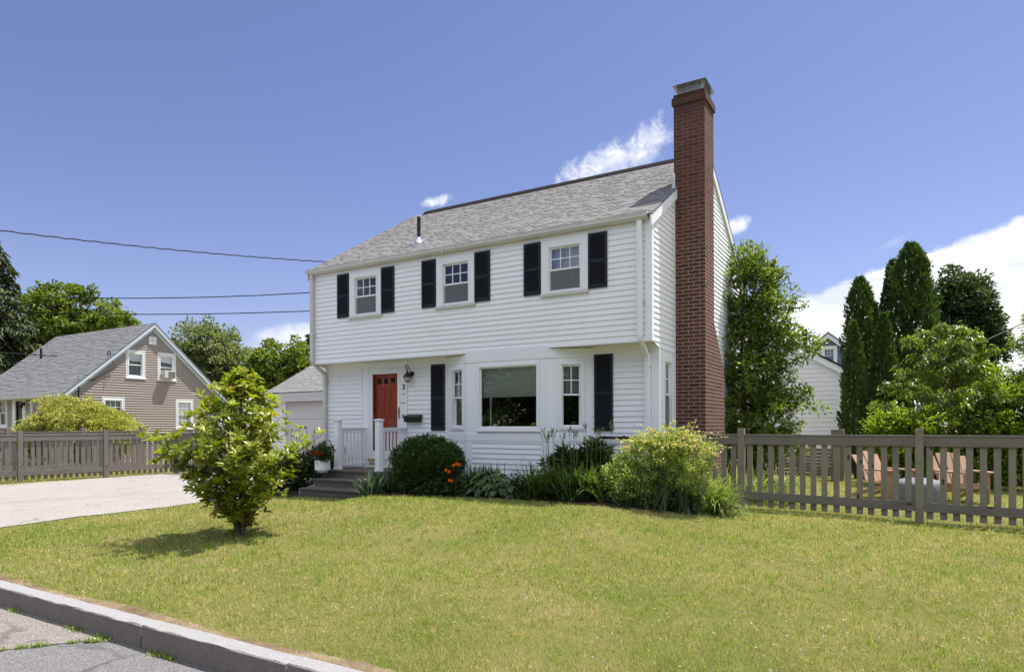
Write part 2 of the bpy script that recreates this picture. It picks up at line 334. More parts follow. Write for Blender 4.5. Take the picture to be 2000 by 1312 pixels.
# ------------------------------------------------------------------ geometry helpers
class MB:
    """collects boxes, prisms, tubes and faces, then links them as ONE mesh object"""
    def __init__(s): s.v = []; s.f = []; s.t = []
    def face(s, pts, t=None):
        i = len(s.v); s.v += [tuple(p) for p in pts]; s.f.append(tuple(range(i, i + len(pts)))); s.t.append(random.random() if t is None else t)
    def box(s, x0, x1, y0, y1, z0, z1, t=None):
        t = random.random() if t is None else t
        i = len(s.v)
        s.v += [(x0, y0, z0), (x1, y0, z0), (x1, y1, z0), (x0, y1, z0), (x0, y0, z1), (x1, y0, z1), (x1, y1, z1), (x0, y1, z1)]
        for q in ((0, 3, 2, 1), (4, 5, 6, 7), (0, 1, 5, 4), (1, 2, 6, 5), (2, 3, 7, 6), (3, 0, 4, 7)):
            s.f.append(tuple(i + a for a in q)); s.t.append(t)
        return s
    def hexa(s, P, t=None):
        """8 corner points: four below, four above"""
        t = random.random() if t is None else t; i = len(s.v); s.v += [tuple(p) for p in P]
        for q in ((0, 3, 2, 1), (4, 5, 6, 7), (0, 1, 5, 4), (1, 2, 6, 5), (2, 3, 7, 6), (3, 0, 4, 7)):
            s.f.append(tuple(i + a for a in q)); s.t.append(t)
        return s
    def beam(s, a, b, w, h, up=(0, 0, 1), t=None):
        """bar of section w x h from a to b"""
        a, b = Vector(a), Vector(b); d = (b - a).normalized(); r = d.cross(Vector(up)).normalized(); u = r.cross(d).normalized()
        r *= w / 2; u *= h / 2
        return s.hexa([a - r - u, a + r - u, b + r - u, b - r - u, a - r + u, a + r + u, b + r + u, b - r + u], t)
    def tube(s, pts, r, n=8, t=None, cap=True):
        t = random.random() if t is None else t
        pts = [Vector(p) for p in pts]; m = len(pts); rs = r if hasattr(r, '__len__') else [r] * m
        base = len(s.v); d = (pts[1] - pts[0]).normalized(); a = d.orthogonal().normalized()
        for j, p in enumerate(pts):
            d = (pts[min(j + 1, m - 1)] - pts[max(j - 1, 0)]).normalized()
            a = a - d * a.dot(d); a = a.normalized() if a.length > 1e-6 else d.orthogonal().normalized(); b = d.cross(a)
            for q in range(n):
                an = 2 * math.pi * q / n; s.v.append(tuple(p + (a * math.cos(an) + b * math.sin(an)) * rs[j]))
        for j in range(m - 1):
            for q in range(n):
                q2 = (q + 1) % n
                s.f.append((base + j * n + q, base + j * n + q2, base + (j + 1) * n + q2, base + (j + 1) * n + q)); s.t.append(t)
        if cap:
            s.f.append(tuple(base + q for q in range(n))[::-1]); s.t.append(t)
            s.f.append(tuple(base + (m - 1) * n + q for q in range(n))); s.t.append(t)
        return s
    def lathe(s, c, prof, n=20, t=.5):
        base = len(s.v); c = Vector(c)
        for r, z in prof:
            for q in range(n):
                an = 2 * math.pi * q / n; s.v.append((c.x + r * math.cos(an), c.y + r * math.sin(an), c.z + z))
        m = len(prof)
        for j in range(m - 1):
            for q in range(n):
                q2 = (q + 1) % n
                s.f.append((base + j * n + q, base + j * n + q2, base + (j + 1) * n + q2, base + (j + 1) * n + q)); s.t.append(t)
        s.f.append(tuple(base + q for q in range(n))[::-1]); s.t.append(t)
        s.f.append(tuple(base + (m - 1) * n + q for q in range(n))); s.t.append(t)
        return s
    def prism(s, prof, fn, d0, d1, t=None):
        """closed 2D outline (a,b) carried by fn(a,b,d) from depth d0 to d1"""
        t = random.random() if t is None else t; n = len(prof); i = len(s.v)
        s.v += [tuple(fn(a, b, d0)) for a, b in prof] + [tuple(fn(a, b, d1)) for a, b in prof]
        s.f.append(tuple(range(i, i + n))); s.t.append(t); s.f.append(tuple(range(i + n, i + 2 * n))[::-1]); s.t.append(t)
        for q in range(n):
            q2 = (q + 1) % n; s.f.append((i + q, i + n + q, i + n + q2, i + q2)); s.t.append(t)
        return s
    def build(s, name, mat, parent=None, smooth=False, bevel=0, fixn=True):
        me = bpy.data.meshes.new(name); me.from_pydata(s.v, [], s.f)
        a = me.attributes.new('tint', 'FLOAT', 'FACE'); a.data.foreach_set('value', s.t)
        me.materials.append(mat)
        if fixn:
            import bmesh
            b = bmesh.new(); b.from_mesh(me); bmesh.ops.recalc_face_normals(b, faces=b.faces); b.to_mesh(me); b.free()
        if smooth: me.polygons.foreach_set('use_smooth', [True] * len(me.polygons))
        o = bpy.data.objects.new(name, me); COL.objects.link(o)
        if bevel:
            bv = o.modifiers.new('bevel', 'BEVEL'); bv.width = bevel; bv.segments = 2; bv.limit_method = 'ANGLE'; bv.angle_limit = R(50)
        attach(o, parent); return o
def attach(o, parent):
    if parent is None: return
    o.parent = parent
    p = parent; off = Vector((0, 0, 0))
    while p is not None: off += p.location; p = p.parent
    o.location = -off
def thing(name, label, cat, loc=(0, 0, 0), group=None):
    o = bpy.data.objects.new(name, None); COL.objects.link(o); o.location = loc; o.empty_display_size = .2
    return tag(o, label, cat, group)
def tag(o, label, cat, group=None):
    o['label'] = label; o['category'] = cat
    if group: o['group'] = group
    return o
def struct(o): o['kind'] = 'structure'; return o
def npmesh(name, V, F, tint, mat, parent=None, smooth=False):
    """triangles from numpy arrays"""
    me = bpy.data.meshes.new(name); V = np.asarray(V, np.float32); F = np.asarray(F, np.int32)
    me.vertices.add(len(V)); me.vertices.foreach_set('co', V.ravel())
    me.loops.add(F.size); me.loops.foreach_set('vertex_index', F.ravel())
    me.polygons.add(len(F)); me.polygons.foreach_set('loop_start', np.arange(len(F), dtype=np.int32) * 3)
    me.update(calc_edges=True)
    a = me.attributes.new('tint', 'FLOAT', 'FACE'); a.data.foreach_set('value', np.asarray(tint, np.float32))
    if smooth: me.polygons.foreach_set('use_smooth', np.ones(len(F), bool))
    me.materials.append(mat); o = bpy.data.objects.new(name, me); COL.objects.link(o); attach(o, parent); return o
def unit(a): return a / np.maximum(np.linalg.norm(a, axis=-1, keepdims=True), 1e-9)
def leaves(P, D, N, L, Wd, fold=.25, droop=.15):
    """simple folded leaves: base, two sides, tip -> two triangles each"""
    D = unit(D); S = unit(np.cross(D, N)); N = np.cross(S, D); L = np.asarray(L).reshape(-1, 1); Wd = np.asarray(Wd).reshape(-1, 1)
    mid = P + D * L * .48
    a = mid + S * Wd * .5 + N * Wd * fold; b = mid - S * Wd * .5 + N * Wd * fold; tip = P + D * L - N * L * droop
    n = len(P); V = np.stack([P, a, tip, b], 1).reshape(-1, 3); i = np.arange(n)[:, None] * 4
    F = np.concatenate([i + np.array([[0, 1, 2]]), i + np.array([[0, 2, 3]])], 1).reshape(-1, 3)
    return V, F
def bigleaves(P, D, N, L, Wd, curl=.25, fold=.18, wid=(.62, 1.0)):
    """leaf with a bent midrib: six faces (eight triangles)"""
    D = unit(D); S = unit(np.cross(D, N)); N = np.cross(S, D); L = np.asarray(L).reshape(-1, 1); Wd = np.asarray(Wd).reshape(-1, 1); curl = np.asarray(curl).reshape(-1, 1)
    mr = [P + D * L * t - N * L * curl * t * t for t in (0, .34, .70, 1)]
    v = [mr[0], mr[1], mr[2], mr[3]]
    for j, w in ((1, wid[0]), (2, wid[1])):
        for s_ in (1, -1): v.append(mr[j] + S * s_ * Wd * .5 * w + N * Wd * fold)
    n = len(P); V = np.stack(v, 1).reshape(-1, 3); i = np.arange(n)[:, None] * 8
    tr = [[0, 4, 1], [1, 4, 6], [1, 6, 2], [2, 6, 3], [0, 1, 5], [1, 7, 5], [1, 2, 7], [2, 3, 7]]
    return V, np.concatenate([i + np.array([t]) for t in tr], 1).reshape(-1, 3)
def rdir(n):
    return unit(rng.normal(size=(n, 3)))
def blades(P, az, lean, H, Wd, arch, nseg=5, w0=.7):
    """strap leaves: P base, az direction they lean to, H length, arch = how far they bend over"""
    n = len(P); V = []; T = np.linspace(0, 1, nseg + 1)
    ca, sa = np.cos(az), np.sin(az); side = np.stack([-sa, ca, np.zeros(n)], 1); tw = rng.normal(0, .5, n)
    side = unit(side + np.stack([ca * tw, sa * tw, np.zeros(n)], 1))
    cur = P.copy(); ang = np.pi / 2 - lean
    for j, t in enumerate(T):
        w = Wd * (w0 + (1 - w0) * min(1, t * 3)) * (1 if t < .55 else max(.02, 1 - ((t - .55) / .45) ** 1.5))
        V += [cur + side * w[:, None] / 2, cur - side * w[:, None] / 2]
        a2 = ang - arch * t ** 1.5
        d = np.stack([np.cos(a2) * ca, np.cos(a2) * sa, np.sin(a2)], 1)
        cur = cur + d * (H / nseg)[:, None]
    V = np.stack(V, 1).reshape(-1, 3); m = 2 * (nseg + 1); i = np.arange(n)[:, None] * m; F = []
    for j in range(nseg):
        a = 2 * j; F += [i + np.array([[a, a + 1, a + 3]]), i + np.array([[a, a + 3, a + 2]])]
    return V, np.concatenate(F, 1).reshape(-1, 3)

def clap(mb, O, U, NV, z0, z1, pitch, span, holes=(), lap=.017):
    """lapped boards on a wall: O origin (x,y), U unit direction along the wall, NV outward normal;
    span(z) -> (a,b) extent along the wall; holes = (a0,a1,z0,z1)"""
    def pt(a, z, off): return (O[0] + U[0] * a + NV[0] * off, O[1] + U[1] * a + NV[1] * off, z)
    z = z0
    while z < z1 - 1e-4:
        zt = min(z + pitch, z1)
        cuts = sorted({z, zt, *[h for H in holes for h in H[2:4] if z + 1e-4 < h < zt - 1e-4]})
        for c0, c1 in zip(cuts[:-1], cuts[1:]):
            s0, s1 = span(c0), span(c1 - 1e-5); o0 = lap - (lap - .001) * (c0 - z) / pitch; o1 = lap - (lap - .001) * (c1 - z) / pitch
            zm = (c0 + c1) / 2
            hs = sorted([(H[0], H[1]) for H in holes if H[2] < zm < H[3]])
            segs = []; a = None; cur = ('s',)
            pts = [('L', None)]
            left0, left1 = s0[0], s1[0]
            for h0, h1 in hs:
                segs.append((left0, left1, h0, h0)); left0 = left1 = h1
            segs.append((left0, left1, s0[1], s1[1]))
            for a0, a1, b0, b1 in segs:
                if b0 - a0 < .004 and b1 - a1 < .004: continue
                mb.face([pt(a0, c0, o0), pt(b0, c0, o0), pt(b1, c1, o1), pt(a1, c1, o1)])
                if c0 == z: mb.face([pt(a0, c0, o0), pt(b0, c0, o0), pt(b0, c0, 0), pt(a0, c0, 0)])
        z = zt

def shingles(E0, L, up, length, slen, expo=.14, skipfn=None, mn=.07, mx=.17, thick=.0075):
    """laminated shingles: E0 eave start, L unit along eave, up unit up the slope; raised tabs of random width"""
    mb = MB(); E0, L, up = Vector(E0), Vector(L), Vector(up); N = L.cross(up).normalized()
    if N.z < 0: N = -N
    def p(a, b, h): return E0 + L * a + up * b + N * h
    mb.hexa([p(0, 0, -.02), p(length, 0, -.02), p(length, slen, -.02), p(0, slen, -.02), p(0, 0, -.003), p(length, 0, -.003), p(length, slen, -.003), p(0, slen, -.003)], .3)
    rows = int(slen / expo) + 1
    for r in range(rows):
        b0 = r * expo; b1 = min(b0 + expo * 1.02, slen)
        if b1 - b0 < .02: continue
        a = 0; rt = random.gauss(0, .02)
        while a < length - 1e-3:
            w = random.uniform(mn, mx); a2 = min(a + w, length); hi = random.random() < .48
            h0 = thick * (1.8 if hi else .9); t = min(1, max(0, .5 + rt + random.gauss(0, .09)))
            q = [p(a, b0, 0), p(a2, b0, 0), p(a2, b0, h0), p(a, b0, h0)]
            mb.face(q, t)
            mb.face([p(a, b0, h0), p(a2, b0, h0), p(a2, b1, h0 * .25), p(a, b1, h0 * .25)], t)
            if hi:
                mb.face([p(a, b0, 0), p(a, b0, h0), p(a, b1, h0 * .25), p(a, b1, 0)], t); mb.face([p(a2, b0, 0), p(a2, b0, h0), p(a2, b1, h0 * .25), p(a2, b1, 0)], t)
            a = a2
    return mb

# ------------------------------------------------------------------ ground, road, drive
def gz(x, y):
    x = np.asarray(x, float); y = np.asarray(y, float)
    t = np.clip((y + 7.9) / 6.9, 0, 1); zb = -.03 - .016 * np.clip(x - 1.3, 0, 8)
    sm = lambda a, b, v: (lambda q: q * q * (3 - 2 * q))(np.clip((v - a) / (b - a), 0, 1))
    z = -.175 * (1 - t) + zb * t + .19 * sm(-5.6, -4.4, x) * (1 - sm(-.3, 1.7, x)) * sm(-5.2, -1.9, y) * (1 - sm(-.9, .3, y) * .6)
    w = np.clip((x + 9) / 2, 0, 1); w = w * w * (3 - 2 * w)
    return -.03 * (1 - w) + z * w
def sheet(name, xs, ys, fz, mat):
    xs, ys = np.asarray(xs, float), np.asarray(ys, float); X, Y = np.meshgrid(xs, ys); Z = fz(X, Y)
    nx = len(xs); F = []
    for j in range(len(ys) - 1):
        for i in range(nx - 1):
            a = j * nx + i; F += [(a, a + 1, a + nx + 1), (a, a + nx + 1, a + nx)]
    V = np.stack([X, Y, np.broadcast_to(Z, X.shape)], -1).reshape(-1, 3)
    return struct(npmesh(name, V, F, np.full(len(F), .5), mat, smooth=True))
def bumpy(X, Y): return gz(X, Y) + .012 * np.sin(X * 1.7 + Y) * np.sin(Y * 1.3 - X * .6) * np.clip((Y + 7.9) / 1.5, 0, 1)
sheet('lawn', np.concatenate([[-300, -120, -60, -40, -28, -20], np.arange(-17, 12, .4), [14, 20, 40, 90, 300]]), np.concatenate([np.arange(-7.9, 10, .4), [12, 16, 22, 35, 60, 120, 400]]), bumpy, M_lawn)
sheet('ground', [-300, -60, -20, 0, 20, 60, 300], [-300, -60, -30, -17, -8.0], lambda X, Y: X * 0 - .36, M_lawn)
sheet('road', np.arange(-60, 61, 10), [-17, -14, -11, -9, -8.03], lambda X, Y: X * 0 - .345, M_road)
# older, paler strip of asphalt left of the weedy joint
wk = MB(); wk.face([(-60, -8.03, -.340), (-1.88, -8.03, -.340), (-2.05, -8.22, -.340), (-2.35, -8.62, -.340), (-2.62, -9.1, -.340), (-2.9, -9.9, -.340), (-3.3, -11, -.340), (-60, -11, -.340)], .5)
struct(wk.build('worn_pavement', M_walk))
ps = MB(); ps.face([(-1.02, -8.52, -.339), (-.72, -8.42, -.339), (-.70, -8.47, -.339), (-1.0, -8.58, -.339)], .5); ps.face([(-.40, -8.34, -.339), (-.22, -8.28, -.339), (-.20, -8.32, -.339), (-.36, -8.37, -.339)], .5)
struct(ps.build('road_marking', M_paint))
kb = MB()
joints = [-40, -12, -9.6, -7.0, -4.75, -1.47, .22, 2.0, 4.6, 7.2, 9.8, 40]
for a, b in zip(joints[:-1], joints[1:]):
    n = max(1, int((b - a) / .12)) if b - a < 8 else 2
    xs = np.linspace(a + .009, b - .009, n + 1); dz = rng.normal(0, .004); dy = rng.normal(0, .005)
    prev = None; i0 = len(kb.v)
    for x in xs:
        e = rng.normal(0, .0026, 4)
        kb.v += [(x, -8.055 + dy + e[0] * .6, -.40), (x, -8.042 + dy + e[0], -.174 + dz), (x, -8.034 + dy + e[1], -.165 + dz + e[1]), (x, -7.90 + dy + e[2], -.163 + dz + e[3] * .6), (x, -7.88 + dy, -.30)]
    for j in range(n):
        for q in range(4):
            u = i0 + j * 5 + q; kb.f.append((u, u + 5, u + 6, u + 1)); kb.t.append(.5)
    for u in (i0, i0 + n * 5): kb.f.append(tuple(u + q for q in range(5))); kb.t.append(.5)
struct(kb.build('kerb', M_gran))
# worn earth edge between kerb and grass
M_earth = groundmat('dry_earth', [(.3, (.10, .07, .045)), (.5, (.20, .15, .095)), (.7, (.34, .27, .17))], 3, 70, .9, .02)
eb = MB(); xs = np.arange(-14, 9, .06); e0 = [(x, -7.905, -.171) for x in xs]; e1 = [(x, y, float(bumpy(x, y)) + .005) for x, y in zip(xs, -7.80 + .035 * np.sin(xs * 2.3) + rng.normal(0, .014, len(xs)))]
for j in range(len(xs) - 1): eb.face([e0[j], e0[j + 1], e1[j + 1], e1[j]], .5)
struct(eb.build('soil', M_earth))
# driveway
dv = MB(); rows = []
ys = np.arange(-7.88, 3.01, .36)
for y in ys:
    xl = -15.35 + .08 * math.sin(y * 2.1) + .05 * math.sin(y * 5.3); xr = -7.87 + .05 * math.sin(y * 1.7 + 1) + .03 * math.sin(y * 6.1)
    if y > -1.7: xr = min(-7.2 if y < -.5 else -8.4, xr)
    if y > -1.2: xr = -8.5
    xx = np.linspace(xl, xr, 14); rows.append([(x, y, float(bumpy(x, y)) + .012) for x in xx])
for a, b in zip(rows[:-1], rows[1:]):
    for j in range(13): dv.face([a[j], a[j + 1], b[j + 1], b[j]], .5)
struct(dv.build('driveway', M_drive))
# planting bed soil
bd = MB()
bed = [(-9.2, -1.6), (-7.4, -1.9), (-7.0, -1.66), (-5.28, -1.68), (-4.7, -2.1), (-4.16, -2.02), (-3.77, -1.92), (-3.3, -1.78), (-2.9, -1.62), (-2.4, -1.5), (-1.45, -1.48), (-.5, -1.54), (0, -1.54), (.32, -1.44), (.65, -1.2), (.88, -.7), (1.15, -.15), (1.28, .4), (1.3, .75), (.2, .8), (-.1, .3), (-8.4, .3), (-9.2, .3)]
def inpoly(x, y, poly):
    c = False; j = len(poly) - 1
    for i in range(len(poly)):
        if (poly[i][1] > y) != (poly[j][1] > y) and x < (poly[j][0] - poly[i][0]) * (y - poly[i][1]) / (poly[j][1] - poly[i][1] + 1e-12) + poly[i][0]: c = not c
        j = i
    return c
for ix in range(-46, 7):
    for iy in range(-11, 4):
        x, y = ix * .2, iy * .2
        if inpoly(x + .1, y + .1, bed): bd.face([(x_, y_, float(bumpy(x_, y_)) + .02) for x_, y_ in ((x, y), (x + .2, y), (x + .2, y + .2), (x, y + .2))], .5)
struct(bd.build('soil', M_soil))

# ------------------------------------------------------------------ main house
HX0, HX1, HD = -8.31, 0.0, 7.84         # left wall, right wall, depth
YL, ZOV, ZE, RM = .395, 2.885, 4.98, .60       # lower wall plane, overhang underside, wall top, roof pitch
ZR0 = 5.115; YR = 3.92; ZRDG = ZR0 + RM * YR
house = thing('house', 'white two storey clapboard house with black shutters, red door and tall brick chimney', 'house', (-4.15, 3.9, 0))
wh = [(-6.63, 1), (-4.15, 2), (-1.665, 3)]
UH = [(x - .36, x + .36, 3.885, 4.785) for x, _ in wh]
mb = MB(); clap(mb, (0, 0), (1, 0), (0, -1), ZOV, ZE, .1016, lambda z: (HX0, HX1 - .02), UH)
wall_u = mb.build('upper_wall', M_side, house)
door_hole = (-6.90, -5.94, .60, 2.69)
bayhole = (-4.66, -1.27, -.1, ZOV)
for xa, xb, hl in ((HX0 + .02, -4.66, [door_hole]), (-1.27, HX1 - .05, [])):
    mb = MB(); clap(mb, (0, YL), (1, 0), (0, -1), -.06, ZOV, .1016, lambda z: (xa, xb), hl); mb.build('lower_wall', M_side, house)
gw = (.63, 1.10, 1.30, 2.62)
def gspan(z):
    if z < ZOV: return (YL + .02, HD)
    if z < ZR0: return (.0, HD)
    return ((z - ZR0) / RM + .02, HD - (z - ZR0) / RM - .02)
mb = MB(); clap(mb, (0, 0), (0, 1), (1, 0), -.06, ZRDG - .05, .1016, gspan, [gw])
wall_g = mb.build('gable_wall', M_side, house)
mb = MB(); clap(mb, (HX0, HD), (0, -1), (-1, 0), -.06, ZRDG - .05, .1016, lambda z: (HD - gspan(z)[1], HD - gspan(z)[0]))
mb.face([(HX0, HD, -.1), (HX1, HD, -.1), (HX1, HD, 5.1), (HX0, HD, 5.1)])
mb.build('rear_wall', M_side, house)
mb = MB(); mb.box(HX0, HX1 - .01, .004, YL + .02, ZOV - .012, ZOV - .002)         # underside of the overhang
mb.box(HX0, HX1, -.016, .004, ZOV - .022, ZOV + .006)
mb.build('soffit', M_trim, house)
fl = MB(); fl.box(HX0 + .05, HX1 - .05, .45, HD - .05, 2.75, 2.86); fl.box(HX0 + .05, HX1 - .05, YL + .1, HD - .05, .40, .55)
fl.build('floor_slab', M_room, house)
cbs = []
class _CB:
    def box(s, *a): q = MB(); q.box(*a); cbs.append(q)
cb = _CB()
cb.box(-.095, .018, -.022, -.002, ZOV - .02, ZE); cb.box(.002, .02, -.002, .085, ZOV - .02, ZE)
cb.box(-.155, -.03, YL - .022, YL - .002, -.06, ZOV - .022); cb.box(-.03, .018, YL - .018, YL + .07, -.06, ZOV - .024)
cb.box(HX0 - .015, HX0 + .09, -.022, -.002, ZOV - .02, ZE); cb.box(HX0 - .012, HX0 + .085, YL - .022, YL - .002, -.06, ZOV - .02)
cb.box(.0, .016, 1.325, 1.362, -.06, 6.2)
for q in cbs: q.build('corner_board', M_trim, house)
# roof
XR0, XR1 = -8.44, .06
slen = math.hypot(YR + .13, (YR + .13) * RM); upv = Vector((0, 1, RM)).normalized()
roof = shingles((XR0, -.13, ZR0 - .13 * RM), (1, 0, 0), upv, XR1 - XR0, slen, .125).build('roof', M_shing, house, fixn=False)
bk = MB(); zb_ = ZR0 - .13 * RM
bk.hexa([(XR0, YR, ZRDG - .02), (XR1, YR, ZRDG - .02), (XR1, HD + .13, zb_ - .02), (XR0, HD + .13, zb_ - .02), (XR0, YR, ZRDG), (XR1, YR, ZRDG), (XR1, HD + .13, zb_), (XR0, HD + .13, zb_)], .5)
bk.build('rear_roof', M_shing, house)
rv = MB(); a = .13
for x0, x1 in ((XR0 + .42, XR1 - .02),):
    rv.prism([(-a, -a * RM + .004), (0, .045), (a, -a * RM + .004), (a, -a * RM + .030), (0, .072), (-a, -a * RM + .030)], lambda p, q, d: (d, YR + p, ZRDG + q), x0, x1)
rv.build('ridge_vent', M_vent, house)
for x0, x1, s_ in ((.018, .052, 1), (HX0 - .10, HX0 - .065, 1)):
    for y0, y1 in ((-.12, YR), (HD + .12, YR)):
        f = lambda y: ZR0 + RM * (min(y, HD - y + 0)) - .03 if False else ZR0 + RM * (y if y0 < 1 else HD - y) - .026
        rk = MB(); rk.hexa([(x0, y0, f(y0) - .20), (x1, y0, f(y0) - .20), (x1, y1, f(y1) - .20), (x0, y1, f(y1) - .20), (x0, y0, f(y0)), (x1, y0, f(y0)), (x1, y1, f(y1)), (x0, y1, f(y1))]); rk.build('rake_board', M_trim, house, bevel=.004)
gt = MB()
gp = [(0, 0), (-.075, 0), (-.115, .045), (-.115, .10), (-.125, .115), (-.108, .115), (-.104, .05), (-.07, .012), (0, .012)]
gt.prism(gp, lambda a_, b_, d: (d, -.02 + a_, ZE - .012 + b_), -8.40, -.04)
gt.box(HX0, HX1, -.02, .0, ZE - .03, ZE + .11)                      # fascia
gt.box(-4.42, -4.38, -.15, -.02, ZE - .018, ZE + .112)
gutter = gt.build('gutter', M_gutter, house)
for e0 in (-.04, -8.41):
    ends = MB(); ends.prism(gp[:5] + [(0, .115)], lambda a_, b_, d: (d, -.02 + a_, ZE - .012 + b_), e0, e0 + .01); ends.build('end_cap', M_gutter, gutter)
def downspout(x, name='downspout'):
    d = MB()
    d.box(x - .045, x + .045, -.105, -.035, ZOV + .05, ZE - .02)
    d.hexa([(x - .042, -.1, ZOV + .02), (x + .042, -.1, ZOV + .02), (x + .042, -.035, ZOV + .0), (x - .042, -.035, ZOV + .0), (x - .042, -.1, ZOV + .07), (x + .042, -.1, ZOV + .07), (x + .042, -.035, ZOV + .07), (x - .042, -.035, ZOV + .07)])
    d.beam((x, -.07, ZOV + .03), (x, YL - .07, ZOV - .24), .08, .065, (1, 0, 0))
    d.box(x - .045, x + .045, YL - .105, YL - .035, .08, ZOV - .20)
    d.box(x - .075, x + .075, -.10, -.012, 3.55, 3.57); d.box(x - .075, x + .075, YL - .1, YL - .02, 2.45, 2.47)
    for zz in (4.2,): d.box(x - .047, x + .047, -.107, -.033, zz, zz + .012)
    return d.build(name, M_gutter if x < -4 else M_trim, house, bevel=.008)
downspout(-.185); downspout(HX0 + .035)

# chimney of the house
ch = MB(); CX, CY0, CY1 = .574, 1.37, 2.04
ch.prism([(CY0, -.1), (2.885, -.1), (2.885, 2.45), (2.03 + .01, 3.42), (CY1, 7.50), (CY0, 7.50)], lambda a_, b_, d: (d, a_, b_), -.012, CX)
ch.box(-.045, CX + .028, CY0 - .028, CY1 + .045, 7.50, 7.63); ch.box(-.018, CX, CY0 + .004, CY1 + .004, 7.63, 7.70)
chim = ch.build('chimney', M_brick, house)
cc = MB(); cc.box(.03, .53, CY0 + .10, CY1 - .09, 7.695, 7.72)
for x in (.035, .52):
    for y in (CY0 + .06, CY1 - .06): cc.box(x - .012, x + .012, y - .012, y + .012, 7.70, 7.875)
zc = 7.875
cc.hexa([(-.035, CY0 - .02, zc), (.60, CY0 - .02, zc), (.60, CY1 + .03, zc), (-.035, CY1 + .03, zc), (.17, CY0 + .26, zc + .075), (.39, CY0 + .26, zc + .075), (.39, CY1 - .26, zc + .075), (.17, CY1 - .26, zc + .075)])
capo = cc.build('chimney_cap', M_metal, chim)
ms = MB()
for i in range(26):
    x = .035 + .485 * i / 25
    for y in (CY0 + .06, CY1 - .06): ms.beam((x, y, 7.70), (x + (.06 if i % 2 else -.06), y, zc), .006, .006, (0, 1, 0))
for i in range(30):
    y = CY0 + .06 + .55 * i / 29
    for x in (.035, .52): ms.beam((x, y, 7.70), (x, y + (.06 if i % 2 else -.06), zc), .006, .006, (1, 0, 0))
ms.build('spark_mesh', M_metal, chim)
fz_ = MB()
for i in range(4):
    y = CY0 - .02 + i * .18; z = ZR0 + RM * y; fz_.hexa([(-.045, y, z - .02), (-.014, y, z - .02), (-.014, y + .2, z + .1), (-.045, y + .2, z + .1), (-.045, y, z + .10), (-.014, y, z + .12), (-.014, y + .2, z + .22), (-.045, y + .2, z + .2)])
fz_.build('flashing', M_flash, chim)
# vent pipe
vp = MB(); vz = ZR0 + RM * .75
vp.tube([(-5.715, .75, vz - .05), (-5.715, .75, 6.145)], .042, 14); vpo = vp.build('vent_pipe', M_black, house, smooth=False)
vf = MB(); c_ = Vector((-5.715, .75, vz)); nn = Vector((0, -RM, 1)).normalized()
vf.hexa([(-5.86, .58, ZR0 + RM * .58 + .012), (-5.57, .58, ZR0 + RM * .58 + .012), (-5.57, .90, ZR0 + RM * .90 + .012), (-5.86, .90, ZR0 + RM * .90 + .012), (-5.86, .58, ZR0 + RM * .58 + .022), (-5.57, .58, ZR0 + RM * .58 + .022), (-5.57, .9, ZR0 + RM * .9 + .022), (-5.86, .9, ZR0 + RM * .9 + .022)])
vf.lathe((-5.715, .745, vz - .02), [(.10, 0), (.075, .05), (.055, .12), (.05, .13)], 16); vf.build('flashing', M_flash, vpo)

